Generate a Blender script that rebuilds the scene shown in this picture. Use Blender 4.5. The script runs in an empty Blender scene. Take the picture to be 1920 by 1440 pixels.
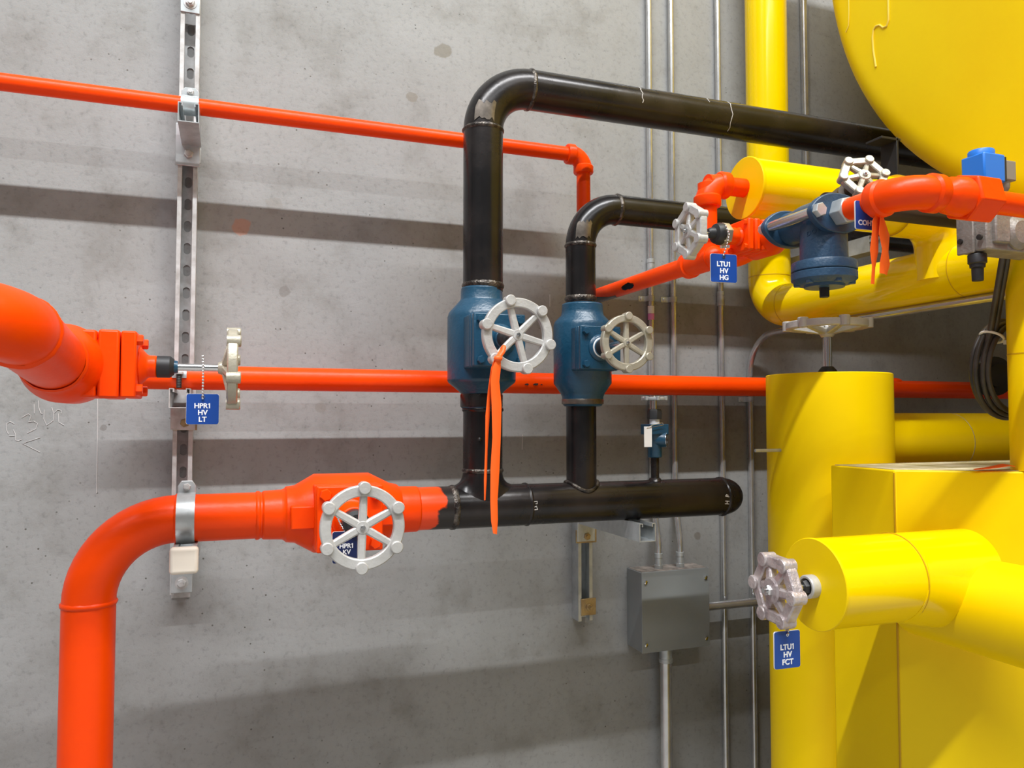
import bpy, bmesh, math, random
from mathutils import Vector, Matrix
random.seed(7)
V = Vector
# ------------------------------------------------------------------ camera, light, exposure
sc = bpy.context.scene
col = sc.collection
WALL = 2.0                    # the concrete wall stands at y = 2.0, x runs along it, z is up
F = 1450.0                    # focal length for a 1920 px wide frame
cam_d = bpy.data.cameras.new('camera'); cam = bpy.data.objects.new('camera', cam_d); col.objects.link(cam)
cam_d.sensor_width = 36.0; cam_d.lens = F / 1920 * 36.0; cam_d.clip_start = 0.02
cam.location = (0, 0, 1.6)
cam.rotation_euler = (math.radians(90) + math.atan(63 / F), 0, math.radians(-20))
sc.camera = cam
CM = cam.rotation_euler.to_matrix()

w = bpy.data.worlds.new('world'); sc.world = w; w.use_nodes = True
w.node_tree.nodes['Background'].inputs[0].default_value = (0.9, 0.95, 1.0, 1)
w.node_tree.nodes['Background'].inputs[1].default_value = 0.02

def area(name, loc, sx, sy, power, color):
    """A fluorescent fixture's light: a long narrow lamp parallel to the wall, shining down."""
    d = bpy.data.lights.new(name, 'AREA'); d.shape = 'RECTANGLE'; d.size = sx; d.size_y = sy
    d.energy = power; d.color = color
    o = bpy.data.objects.new(name, d); col.objects.link(o); o.location = loc
    return o
area('strip_light', (0.4, -1.20, 7.0), 8.6, 0.10, 640, (0.97, 0.985, 1.0))
area('strip_light', (0.4, -5.00, 7.0), 8.6, 0.12, 170, (0.95, 0.98, 1.0))
vs = sc.view_settings
vs.view_transform = 'Standard'; vs.look = 'None'; vs.gamma = 1.0; vs.use_curve_mapping = False
vs.exposure = 0.69
sc.cycles.max_bounces = 10; sc.cycles.diffuse_bounces = 5; sc.cycles.glossy_bounces = 5

# ------------------------------------------------------------------ helpers
def at(px, py, off):
    """The point seen at a pixel of the photograph, off metres in front of the wall."""
    d = CM @ V(((px - 960) / F, -(py - 720) / F, -1))
    t = (WALL - off) / d.y
    return V((0, 0, 1.6)) + d * t
def xat(px, py, off): return at(px, py, off).x
def zat(px, py, off): return at(px, py, off).z
def pt(x, off, z): return V((x, WALL - off, z))

def frame(a):
    a = V(a).normalized()
    r = V((0, 0, 1)) if abs(a.z) < 0.9 else V((0, -1, 0))
    u = r.cross(a).normalized(); v_ = a.cross(u).normalized()
    return a, u, v_

def fillet(pts, R, n=8):
    """Round the corners of a polyline; R one radius or one per inner point."""
    pts = [V(p) for p in pts]; out = [pts[0]]
    for i in range(1, len(pts) - 1):
        r = R[i - 1] if isinstance(R, (list, tuple)) else R
        a = (pts[i - 1] - pts[i]).normalized(); b = (pts[i + 1] - pts[i]).normalized()
        ang = a.angle(b)
        if r <= 0 or ang > math.pi - 1e-3: out.append(pts[i]); continue
        t = r / math.tan(ang / 2)
        t = min(t, (pts[i - 1] - pts[i]).length * .98, (pts[i + 1] - pts[i]).length * .98)
        r2 = t * math.tan(ang / 2)
        c = pts[i] + (a + b).normalized() * (r2 / math.sin(ang / 2))
        p0 = pts[i] + a * t; p1 = pts[i] + b * t
        v0 = p0 - c; v1 = p1 - c; tot = v0.angle(v1)
        ax = v0.cross(v1).normalized()
        for k in range(n + 1): out.append(c + Matrix.Rotation(tot * k / n, 3, ax) @ v0)
    out.append(pts[-1]); return out

class MB:
    def __init__(s): s.v = []; s.f = []; s.q = 0
    def add(s, vs_, fs):
        b = len(s.v); s.v += [V(p) for p in vs_]; s.f += [[b + i for i in f] for f in fs]; return s
    def rings(s, rs, cap=True, closed=False):
        n = len(rs[0]); vs_ = [p for r in rs for p in r]; fs = []; m = len(rs)
        for i in range(m if closed else m - 1):
            j = (i + 1) % m
            for k in range(n):
                l = (k + 1) % n; fs.append([i * n + k, i * n + l, j * n + l, j * n + k])
        if cap and not closed: fs.append(list(range(n))[::-1]); fs.append([(m - 1) * n + k for k in range(n)])
        return s.add(vs_, fs)
    def tube(s, path, r, n=24, cap=True, closed=False, flat=1.0):
        path = [V(p) for p in path]; m = len(path); rs = []; u = None
        for i in range(m):
            if closed: t = (path[(i + 1) % m] - path[i - 1]).normalized()
            else: t = (path[min(i + 1, m - 1)] - path[max(i - 1, 0)]).normalized()
            if u is None: _, u, _ = frame(t)
            u = (u - t * u.dot(t)).normalized(); w_ = t.cross(u)
            rr = r[i] if isinstance(r, (list, tuple)) else r
            rs.append([path[i] + (u * math.cos(2 * math.pi * k / n) + w_ * math.sin(2 * math.pi * k / n) * flat) * rr for k in range(n)])
        return s.rings(rs, cap, closed)
    def lathe(s, o, a, prof, n=32, jit=0.0, ph=0.0, cap=True):
        a, u, v_ = frame(a); o = V(o); rs = []
        for t, r in prof:
            rs.append([o + a * t + (u * math.cos(2 * math.pi * k / n + ph) + v_ * math.sin(2 * math.pi * k / n + ph)) * (max(r, 1e-5) + (random.uniform(-jit, jit) if jit else 0)) for k in range(n)])
        return s.rings(rs, cap)
    def cyl(s, p0, p1, r, n=24, r1=None, ph=0.0):
        d = V(p1) - V(p0); return s.lathe(p0, d, [(0, r), (d.length, r if r1 is None else r1)], n, ph=ph)
    def ring(s, c, a, sec, n=48, scal=0.0, k6=6, ph=0.0):
        """A closed ring: sec is a loop of (radius, height)."""
        a, u, v_ = frame(a); c = V(c); rs = []
        for i in range(n):
            th = 2 * math.pi * i / n; d = u * math.cos(th) + v_ * math.sin(th); e = scal * math.cos(k6 * (th - ph))
            rs.append([c + d * (r + e) + a * z for r, z in sec])
        return s.rings(rs, closed=True)
    def box(s, c, size, axes=None):
        c = V(c); ax = [V(x).normalized() for x in axes] if axes else [V((1, 0, 0)), V((0, 1, 0)), V((0, 0, 1))]
        h = [x / 2 for x in size]
        vs_ = [c + ax[0] * h[0] * i + ax[1] * h[1] * j + ax[2] * h[2] * k for i in (-1, 1) for j in (-1, 1) for k in (-1, 1)]
        return s.add(vs_, [[0, 1, 3, 2], [4, 6, 7, 5], [0, 4, 5, 1], [2, 3, 7, 6], [0, 2, 6, 4], [1, 5, 7, 3]])
    def prism(s, poly, a, h):
        """poly: 3-D points of one face; extruded by h along a."""
        n = len(poly); a = V(a).normalized() * h
        vs_ = [V(p) for p in poly] + [V(p) + a for p in poly]
        return s.add(vs_, [list(range(n))[::-1], [n + k for k in range(n)]] + [[k, (k + 1) % n, n + (k + 1) % n, n + k] for k in range(n)])
    def ball(s, c, r, n=12, sq=(1, 1, 1)):
        c = V(c); rs = []
        for i in range(n // 2 + 1):
            ph = -math.pi / 2 + math.pi * i / (n // 2); rr = max(math.cos(ph), 1e-4) * r
            rs.append([c + V((math.cos(2 * math.pi * k / n) * rr * sq[0], math.sin(2 * math.pi * k / n) * rr * sq[1], math.sin(ph) * r * sq[2])) for k in range(n)])
        return s.rings(rs)
    def build(s, name, m, parent=None, bevel=0, seg=2, sharp=38, solid=0, **props):
        org = V((0, 0, 0)); p = parent
        while p is not None: org += p.location; p = p.parent
        me = bpy.data.meshes.new(name)
        if parent is None:                                   # a one-mesh thing gets its origin at the middle of its foot
            lo = V([min(v_[i] for v_ in s.v) for i in range(3)]); hi = V([max(v_[i] for v_ in s.v) for i in range(3)])
            org = V(((lo.x + hi.x) / 2, (lo.y + hi.y) / 2, lo.z))
        me.from_pydata([tuple(p - org) for p in s.v], [], s.f)
        bm = bmesh.new(); bm.from_mesh(me); bmesh.ops.remove_doubles(bm, verts=bm.verts, dist=2e-6)
        bmesh.ops.recalc_face_normals(bm, faces=bm.faces); bm.to_mesh(me); bm.free()
        me.polygons.foreach_set('use_smooth', [True] * len(me.polygons)); me.set_sharp_from_angle(angle=math.radians(sharp))
        me.materials.append(m)
        o = bpy.data.objects.new(name, me); col.objects.link(o)
        if parent is None: o.location = org
        else: o.parent = parent
        if solid:
            md = o.modifiers.new('solid', 'SOLIDIFY'); md.thickness = solid; md.offset = 0
            es = o.modifiers.new('split', 'EDGE_SPLIT'); es.split_angle = math.radians(40)
        if bevel:
            md = o.modifiers.new('bevel', 'BEVEL'); md.width = bevel; md.segments = seg; md.limit_method = 'ANGLE'; md.angle_limit = math.radians(40)
            md.harden_normals = False
        for k, x in props.items(): o[k] = x
        return o

def thing(name, label, cat, loc, group=None):
    o = bpy.data.objects.new(name, None); col.objects.link(o); o.location = loc; o.empty_display_size = .05
    o['label'] = label; o['category'] = cat
    if group: o['group'] = group
    return o
def tag(o, label, cat, group=None):
    o['label'] = label; o['category'] = cat
    if group: o['group'] = group
    return o

# ------------------------------------------------------------------ materials
def newmat(name):
    m = bpy.data.materials.new(name); m.use_nodes = True; nt = m.node_tree; b = nt.nodes['Principled BSDF']
    return m, nt, b
def N(nt, typ, **kw):
    n = nt.nodes.new(typ)
    for k, x in kw.items():
        if k in n.inputs: n.inputs[k].default_value = x
        else: setattr(n, k, x)
    return n
def ramp(nt, fac, stops):
    r = nt.nodes.new('ShaderNodeValToRGB'); e = r.color_ramp.elements
    while len(e) < len(stops): e.new(0.5)
    for i, (p, c) in enumerate(stops): e[i].position = p; e[i].color = (*c, 1) if len(c) == 3 else c
    nt.links.new(fac, r.inputs[0]); return r.outputs[0]
def simple(name, c, rough=.4, metal=0.0, c2=None, scale=8, bump=0.0, bscale=60, coat=0.0, lo=.4, hi=.65, rvar=0.0, spec=.5):
    m, nt, b = newmat(name)
    tc = N(nt, 'ShaderNodeTexCoord')
    b.inputs['Roughness'].default_value = rough; b.inputs['Metallic'].default_value = metal
    b.inputs['Specular IOR Level'].default_value = spec
    b.inputs['Coat Weight'].default_value = coat; b.inputs['Coat Roughness'].default_value = .08
    n1 = N(nt, 'ShaderNodeTexNoise', Scale=scale, Detail=6.0, Roughness=.6); nt.links.new(tc.outputs['Object'], n1.inputs['Vector'])
    b.inputs['Base Color'].default_value = (*c, 1)
    if c2 is not None: nt.links.new(ramp(nt, n1.outputs['Fac'], [(lo, c), (hi, c2)]), b.inputs['Base Color'])
    if rvar:
        mr = N(nt, 'ShaderNodeMapRange'); mr.inputs[3].default_value = rough - rvar; mr.inputs[4].default_value = rough + rvar
        nt.links.new(n1.outputs['Fac'], mr.inputs[0]); nt.links.new(mr.outputs[0], b.inputs['Roughness'])
    if bump:
        n2 = N(nt, 'ShaderNodeTexNoise', Scale=bscale, Detail=3.0); nt.links.new(tc.outputs['Object'], n2.inputs['Vector'])
        bp = N(nt, 'ShaderNodeBump', Strength=bump, Distance=.004); nt.links.new(n2.outputs['Fac'], bp.inputs['Height']); nt.links.new(bp.outputs[0], b.inputs['Normal'])
    return m
ORC = (.97, .066, .0)
M = {}
M['orange'] = simple('orange_paint', ORC, .36, spec=.22, c2=(.92, .056, .0), scale=5, bump=.12, bscale=70, rvar=.06)
M['ribbon'] = simple('orange_vinyl_ribbon', (1.0, .13, .012), .5, bump=.15, bscale=50)
M['black'] = simple('black_mill_steel', (.011, .010, .0105), .27, .3, c2=(.034, .027, .025), scale=6, bump=.06, bscale=90, lo=.42, hi=.72, rvar=.12)
M['weld'] = simple('weld_bead_steel', (.03, .026, .024), .3, .7, c2=(.16, .14, .12), scale=60, bump=.6, bscale=220)
M['bare'] = simple('ground_bare_steel', (.22, .19, .16), .35, .75, c2=(.09, .075, .065), scale=22)
M['blue'] = simple('blue_valve_paint', (.007, .050, .098), .33, c2=(.012, .068, .125), scale=9, bump=.25, bscale=110, rvar=.08)
M['grayblue'] = simple('slate_blue_paint', (.018, .052, .105), .42, c2=(.026, .075, .14), scale=7, bump=.25, bscale=150)
M['yellow'] = simple('yellow_pipe_jacket', (.97, .685, .0), .16, spec=.3, c2=(.95, .64, .0), scale=3, bump=.03, bscale=14, coat=.1, rvar=.05)
M['yellowmatte'] = simple('yellow_jacket_satin', (.97, .685, .0), .38, spec=.2, c2=(.93, .63, .0), scale=2.5, bump=.04, bscale=9, rvar=.06)
M['yseam'] = simple('yellow_seam', (.62, .36, .0), .5)
M['dust'] = simple('dusty_yellow', (.42, .36, .16), .8, c2=(.75, .68, .5), scale=14)
M['galv'] = simple('galvanised_steel', (.55, .58, .59), .36, .5, c2=(.42, .45, .46), scale=24, rvar=.1)
M['galvdull'] = simple('weathered_zinc', (.66, .67, .67), .45, .3, c2=(.36, .34, .32), scale=26, lo=.35, hi=.75)
M['emt'] = simple('conduit_steel', (.62, .62, .62), .24, .75, c2=(.50, .50, .50), scale=18)
M['cast'] = simple('silver_cast_aluminium', (.56, .55, .53), .42, .3, c2=(.48, .47, .45), scale=20, bump=.2, bscale=160)
M['castwarm'] = simple('warm_cast_aluminium', (.50, .465, .37), .38, .4, c2=(.41, .38, .30), scale=20, bump=.2, bscale=160)
M['castpink'] = simple('aged_cast_aluminium', (.62, .56, .55), .36, .5, c2=(.40, .33, .34), scale=26, bump=.5, bscale=120)
M['steel'] = simple('bright_steel', (.70, .70, .70), .22, 1.0)
M['gold'] = simple('yellow_zinc_plate', (.50, .38, .20), .4, .75, c2=(.36, .27, .16), scale=40)
M['rubber'] = simple('black_rubber', (.018, .019, .021), .5)
M['dark'] = simple('dark_paint_and_hole_shade', (.015, .013, .012), .6)  # dark paint, also the painted shade of the outlet and screw hole
M['bronze'] = simple('dark_brown_iron', (.05, .034, .022), .5, .3)
M['boxgray'] = simple('gray_box_enamel', (.26, .28, .285), .4, c2=(.235, .25, .255), scale=4, bump=.05)
M['dirt'] = simple('dirty_box_lid', (.16, .14, .125), .8, c2=(.35, .30, .26), scale=40)
M['cream'] = simple('cream_plastic', (.82, .74, .64), .4)
M['white'] = simple('white_plastic', (.80, .79, .78), .45)
M['tag'] = simple('blue_tag_plastic', (.010, .060, .30), .35)
M['navy'] = simple('navy_tag_plastic', (.008, .018, .085), .4)
M['lettering'] = simple('white_lettering', (.85, .86, .88), .5)
M['chalk'] = simple('white_chalk', (.62, .60, .59), .9)
M['paintpen'] = simple('white_paint_marker', (.65, .62, .58), .7)
M['coilblue'] = simple('bright_blue_plastic', (.015, .19, .72), .42)
M['casting'] = simple('gray_casting', (.30, .275, .25), .5, .35, c2=(.22, .20, .18), scale=30, bump=.3, bscale=150)
M['plug'] = simple('gray_plug_plastic', (.25, .23, .20), .5)
M['cable'] = simple('black_cable_jacket', (.022, .02, .018), .45, c2=(.06, .05, .045), scale=12)
M['brass'] = simple('pale_brass', (.55, .50, .38), .35, .8)
M['pinklabel'] = simple('pink_label', (.75, .25, .55), .6)

def orange_over_black(x0, zc):
    """Orange paint that ends in a ragged brushed edge on bare black steel."""
    m, nt, b = newmat('orange_paint_ending_on_steel')
    tc = N(nt, 'ShaderNodeTexCoord'); geo = N(nt, 'ShaderNodeNewGeometry')
    sep = N(nt, 'ShaderNodeSeparateXYZ'); nt.links.new(geo.outputs['Position'], sep.inputs[0])
    nz = N(nt, 'ShaderNodeTexNoise', Scale=22.0, Detail=5.0); nt.links.new(geo.outputs['Position'], nz.inputs['Vector'])
    a = N(nt, 'ShaderNodeMath', operation='MULTIPLY_ADD'); a.inputs[1].default_value = .09; nt.links.new(nz.outputs['Fac'], a.inputs[0]); nt.links.new(sep.outputs['X'], a.inputs[2])
    z = N(nt, 'ShaderNodeMath', operation='MULTIPLY_ADD'); z.inputs[1].default_value = -.25; nt.links.new(sep.outputs['Z'], z.inputs[0]); nt.links.new(a.outputs[0], z.inputs[2])
    t = N(nt, 'ShaderNodeMath', operation='SUBTRACT'); nt.links.new(z.outputs[0], t.inputs[0]); t.inputs[1].default_value = x0 + .045 - .25 * zc
    c = ramp(nt, t.outputs[0], [(0.0, ORC), (.006, (.02, .016, .014))])
    nt.links.new(c, b.inputs['Base Color']); b.inputs['Roughness'].default_value = .33
    return m

def concrete(name, base, stains=()):
    m, nt, b = newmat(name)
    tc = N(nt, 'ShaderNodeNewGeometry'); P = tc.outputs['Position']
    big = N(nt, 'ShaderNodeTexNoise', Scale=1.1, Detail=5.0, Roughness=.55); nt.links.new(P, big.inputs['Vector'])
    mid = N(nt, 'ShaderNodeTexNoise', Scale=6.0, Detail=8.0, Roughness=.65); nt.links.new(P, mid.inputs['Vector'])
    fine = N(nt, 'ShaderNodeTexNoise', Scale=70.0, Detail=4.0, Roughness=.7); nt.links.new(P, fine.inputs['Vector'])
    r, g, bl = base
    c1 = ramp(nt, big.outputs['Fac'], [(.30, (r * .84, g * .82, bl * .79)), (.5, base), (.70, (r * 1.1, g * 1.1, bl * 1.1))])
    c2 = ramp(nt, mid.outputs['Fac'], [(.30, (.72, .70, .67)), (.48, (.97, .97, .97)), (.7, (1.06, 1.06, 1.07))])
    mx = N(nt, 'ShaderNodeMix', data_type='RGBA', blend_type='MULTIPLY'); mx.inputs[0].default_value = .9
    nt.links.new(c1, mx.inputs[6]); nt.links.new(c2, mx.inputs[7]); cur = mx.outputs[2]
    c3 = ramp(nt, fine.outputs['Fac'], [(.30, (.74, .74, .74)), (.46, (1, 1, 1)), (.75, (1.05, 1.05, 1.05))])
    mx = N(nt, 'ShaderNodeMix', data_type='RGBA', blend_type='MULTIPLY'); mx.inputs[0].default_value = .8
    nt.links.new(cur, mx.inputs[6]); nt.links.new(c3, mx.inputs[7]); cur = mx.outputs[2]
    # bug holes: small dark pits
    vo = N(nt, 'ShaderNodeTexVoronoi', Scale=34.0); nt.links.new(P, vo.inputs['Vector'])
    pit = ramp(nt, vo.outputs['Distance'], [(.0, (1, 1, 1)), (.05, (1, 1, 1)), (.085, (0, 0, 0))])
    sel = N(nt, 'ShaderNodeTexNoise', Scale=3.2, Detail=2.0); nt.links.new(P, sel.inputs['Vector'])
    gate = ramp(nt, sel.outputs['Fac'], [(.46, (0, 0, 0)), (.62, (1, 1, 1))])
    g2 = N(nt, 'ShaderNodeMath', operation='MULTIPLY'); nt.links.new(pit, g2.inputs[0]); nt.links.new(gate, g2.inputs[1])
    mx = N(nt, 'ShaderNodeMix', data_type='RGBA'); nt.links.new(g2.outputs[0], mx.inputs[0])
    nt.links.new(cur, mx.inputs[6]); mx.inputs[7].default_value = (r * .35, g * .33, bl * .3, 1); cur = mx.outputs[2]
    # single stains with a place of their own on the wall
    wob = N(nt, 'ShaderNodeTexNoise', Scale=34.0, Detail=3.0); nt.links.new(P, wob.inputs['Vector'])
    for p, rad, c, amt in stains:
        d = N(nt, 'ShaderNodeVectorMath', operation='DISTANCE'); nt.links.new(P, d.inputs[0]); d.inputs[1].default_value = p
        a = N(nt, 'ShaderNodeMath', operation='MULTIPLY_ADD'); nt.links.new(wob.outputs['Fac'], a.inputs[0]); a.inputs[1].default_value = rad * 1.6
        nt.links.new(d.outputs['Value'], a.inputs[2])
        mr = N(nt, 'ShaderNodeMapRange'); nt.links.new(a.outputs[0], mr.inputs[0])
        mr.inputs[1].default_value = rad * 1.70; mr.inputs[2].default_value = rad * 1.9; mr.inputs[3].default_value = amt; mr.inputs[4].default_value = 0
        mx = N(nt, 'ShaderNodeMix', data_type='RGBA'); nt.links.new(mr.outputs[0], mx.inputs[0])
        nt.links.new(cur, mx.inputs[6]); mx.inputs[7].default_value = (*c, 1); cur = mx.outputs[2]
    nt.links.new(cur, b.inputs['Base Color']); b.inputs['Roughness'].default_value = .72
    b.inputs['Specular IOR Level'].default_value = .3
    ad = N(nt, 'ShaderNodeMath', operation='SUBTRACT'); nt.links.new(fine.outputs['Fac'], ad.inputs[0]); nt.links.new(g2.outputs[0], ad.inputs[1])
    bp = N(nt, 'ShaderNodeBump', Strength=.22, Distance=.004); nt.links.new(ad.outputs[0], bp.inputs['Height']); nt.links.new(bp.outputs[0], b.inputs['Normal'])
    return m
WC = (.305, .308, .303)
M['wall'] = concrete('cast_concrete', WC, [
    (at(828, 95, 0), .021, (.20, .185, .15), .75), (at(773, 182, 0), .013, (.22, .20, .17), .7),
    (at(452, 425, 0), .022, (.50, .22, .13), .55), (at(532, 545, 0), .014, (.20, .19, .18), .7),
    (at(515, 385, 0), .02, (.26, .25, .23), .5), (at(1308, 1005, 0), .012, (.16, .14, .12), .7),
    (at(600, 765, 0), .012, (.25, .24, .22), .6), (at(194, 802, 0), .007, (.2, .19, .18), .7)])
M['room'] = simple('dark_painted_block', (.10, .10, .10), .8)  # unseen room surfaces, kept dark to cut bounced light
M['floor'] = concrete('floor_concrete', (.34, .335, .325))

# ------------------------------------------------------------------ setting
def struct(name, mb, m):
    o = mb.build(name, m); o['kind'] = 'structure'; return o
wall = struct('wall_back', MB().box((0.5, WALL + .15, 3.6), (9, .3, 7.2)), M['wall'])
struct('floor', MB().box((0.5, -3.0, -.1), (9, 10.0, .2)), M['floor'])
struct('ceiling', MB().box((0.5, -3.0, 7.3), (9, 10.0, .2)), M['room'])
struct('wall_left', MB().box((-4.1, -3.0, 3.6), (.2, 10.0, 7.2)), M['room'])
struct('wall_right', MB().box((5.1, -3.0, 3.6), (.2, 10.0, 7.2)), M['room'])
struct('wall_front', MB().box((0.5, -8.1, 3.6), (9, .2, 7.2)), M['room'])

def stroke(mb, pts, wd, off_n, n=6):
    """A thin flat line of chalk or paint lying on a surface."""
    return mb.tube(pts, wd, n, flat=1.0)
def wallpath(pxs): return [at(x, y, .0006) for x, y in pxs]
def zpx(x, y): return (x / 6.4, 740 + y / 6.4)
scr = MB()
for ln in ([(170, 350), (120, 320), (80, 350), (75, 420), (100, 470)], [(160, 420), (185, 470), (185, 545), (220, 555), (260, 535)], [(110, 495), (175, 495)],
           [(260, 275), (340, 230), (372, 255), (345, 325), (410, 320), (450, 345), (430, 410), (330, 460)],
           [(410, 115), (412, 225)], [(460, 70), (462, 150), (490, 220), (510, 230)], [(530, 180), (525, 290), (560, 368), (640, 310), (645, 230), (622, 150)],
           [(655, 215), (690, 180), (735, 190), (735, 225)], [(700, 225), (705, 330), (770, 368)],
           [(480, 515), (270, 585), (480, 690)]):
    scr.tube(wallpath([zpx(*p) for p in ln]), .0006, 6)
o = scr.build('chalk_scribble', M['chalk'], wall); o['label'] = 'white chalk scribbles and an arrow'
MB().tube(wallpath([(183, 742), (183, 800), (182, 860), (181, 925)]), .0008, 6).build('chalk_line', M['chalk'], wall)
ms = MB()
for a, b_ in (((980, 815), (979, 843)), ((1031, 552), (1031, 575))): ms.tube(wallpath([a, b_]), .0008, 6)
ms.build('chalk_tick', M['chalk'], wall)

# ------------------------------------------------------------------ part builders
def weld(root, c, a, r, name='weld_bead', m=None, wd=.006):
    mb = MB(); mb.lathe(V(c) - V(a).normalized() * wd, a, [(0, r - .001), (wd * .5, r + .0022), (wd, r + .003), (wd * 1.5, r + .0022), (wd * 2, r - .001)], 40, jit=.0007, cap=False)
    return mb.build(name, m or M['weld'], root, sharp=80)

def hexbolt(mb, c, a, r, h, ph=.3, stud=0):
    c = V(c); a = V(a).normalized()
    mb.lathe(c, a, [(0, r), (h * .8, r), (h, r * .86)], 6, ph=ph)
    if stud: mb.cyl(c, c + a * (h + stud), r * .5, 12)
    return mb

def handwheel(root, c, a, R, rw, rt, lug, lugl, dish, hub, m, n=6, ang=0.0, scal=0.0, spw=None):
    """Spoked handwheel: rim front face at c, axis a towards the operator."""
    a, u, v_ = frame(a); c = V(c)
    mb = MB(); e = rt * .13
    sec = [(R - rw, -e), (R - rw + e, 0), (R + rw - e, 0), (R + rw, -e), (R + rw, -rt + e), (R + rw - e, -rt), (R - rw + e, -rt), (R - rw, -rt + e)]
    mb.ring(c, a, sec, 72, scal, n, ang)
    wheel = mb.build('handwheel', m, root, sharp=28)
    for k in range(n):
        th = ang + 2 * math.pi * k / n; d = u * math.cos(th) + v_ * math.sin(th); p = c + d * (R + rw * .55)
        l = MB(); l.lathe(p - a * (rt * 1.05), a, [(0, lug * .95), (rt * 1.05 + lugl - lug * .15, lug), (rt * 1.05 + lugl, lug * .86)], 20); l.build('grip_lug', m, wheel)
        s_ = MB(); t = a.cross(d); ws = spw or lug * .62
        i0 = c - a * (dish) + d * (hub * .7); i1 = c - a * (rt * .55) + d * (R - rw * .8)
        hh = rt * .36
        q = []
        for pp, ww, h2 in ((i0, ws, hh * 1.2), (i1, ws * .85, hh)):
            q.append([pp + t * ww * x + a * h2 * z for x, z in ((-1, -.7), (-.7, -1), (.7, -1), (1, -.7), (1, .55), (.6, 1), (-.6, 1), (-1, .55))])
        s_.rings(q); s_.build('spoke', m, wheel)
    h = MB(); h.lathe(c - a * (dish + rt * .75), a, [(0, hub * .8), (rt * .3, hub), (rt * 1.1, hub), (rt * 1.25, hub * .86)], 28); h.build('hub', m, wheel)
    nb = MB(); hexbolt(nb, c - a * (dish - rt * .45), a, hub * .42, hub * .35, stud=hub * .28); nb.build('stem_nut', M['steel'], wheel)
    return wheel

def bolted_valve(root, c, axis, d, prof, half, p0, p1, p2, m, r_neck, seal0, seal1, r_seal, stem1, r_stem=.0075, mseal=None, bolt=.009, wide=1.0, rib=True):
    """Globe valve: a turned body on its pipe axis and a square bolted bonnet looking along d."""
    c = V(c); d = V(d).normalized(); axis = V(axis).normalized(); s_ = d.cross(axis).normalized()
    b = MB(); b.lathe(c - axis * prof[0], axis, [(t, r) for t, r in prof[1:]], 40)
    b.box(c + d * (p0 * .5), (p0, half * 2 * .98, half * 2 * wide), (d, s_, axis))
    b.build('body', m, root, bevel=.004)
    if rib:
        for sg in (-1, 1):
            rb = MB(); rb.box(c + d * (p0 * .62) + axis * sg * (half * wide * 1.22), (p0 * .55, half * .7, half * .9), (d, s_, axis)); rb.build('rib', m, root, bevel=.003)
    g = MB(); g.box(c + d * ((p0 + p1) / 2 + .001), (p1 - p0 - .003, half * 2.0, half * 2.0 * wide), (d, s_, axis)); g.build('bonnet_flange', m, root, bevel=.004)
    cv = MB(); cv.box(c + d * ((p1 + p2) / 2 + .001), (p2 - p1 - .002, half * 1.96, half * 1.96 * wide), (d, s_, axis))
    cv.lathe(c + d * p2, d, [(0, half * .62), (.006, half * .5), ((seal0 - p2) * .5, r_neck), (seal0 - p2, r_neck)], 28)
    cv.build('bonnet', m, root, bevel=.003)
    for i in (-1, 1):
        for j in (-1, 1):
            q = MB(); hexbolt(q, c + d * p2 + s_ * i * half * .74 + axis * j * half * wide * .74, d, bolt, bolt * 1.0); q.build('bonnet_bolt', m, root)
    k = MB(); k.lathe(c + d * seal0, d, [(0, r_seal), ((seal1 - seal0) * .75, r_seal), (seal1 - seal0, r_seal * .72)], 28); k.build('seal_cap', mseal or M['rubber'], root)
    st = MB(); st.cyl(c + d * (seal1 - .003), c + d * stem1, r_stem, 16); st.build('stem', M['steel'], root)

def text_mb(txt, size, c, right, up, depth=.0006, bold=.018, align='CENTER'):
    cu = bpy.data.curves.new('t', 'FONT'); cu.body = txt; cu.size = size; cu.align_x = align; cu.align_y = 'CENTER'; cu.offset = bold * size; cu.extrude = depth
    cu.space_line = .98
    o = bpy.data.objects.new('t', cu); col.objects.link(o)
    dg = bpy.context.evaluated_depsgraph_get(); dg.update()
    me = bpy.data.meshes.new_from_object(o.evaluated_get(dg))
    right = V(right).normalized(); up = V(up).normalized(); nn = right.cross(up)
    mb = MB(); mb.add([V(c) + right * v_.co.x + up * v_.co.y + nn * v_.co.z for v_ in me.vertices], [list(p.vertices) for p in me.polygons])
    if txt.endswith('1'):                                     # give the closing figure 1 its flag
        xm_ = max(v_.co.x for v_ in me.vertices); st = [v_.co for v_ in me.vertices if v_.co.x > xm_ - .2 * size]
        xl = min(p.x for p in st); yt = max(p.y for p in st); q = size * .15
        fl = [(xl + .002 * size, yt), (xl - q * .2, yt - size * .06), (xl - q, yt - size * .13), (xl - q, yt - size * .24), (xl + .002 * size, yt - size * .15)]
        mb.prism([V(c) + right * x + up * y - nn * depth for x, y in fl], nn, depth * 2)
    bpy.data.objects.remove(o); bpy.data.meshes.remove(me); bpy.data.curves.remove(cu)
    return mb

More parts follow.
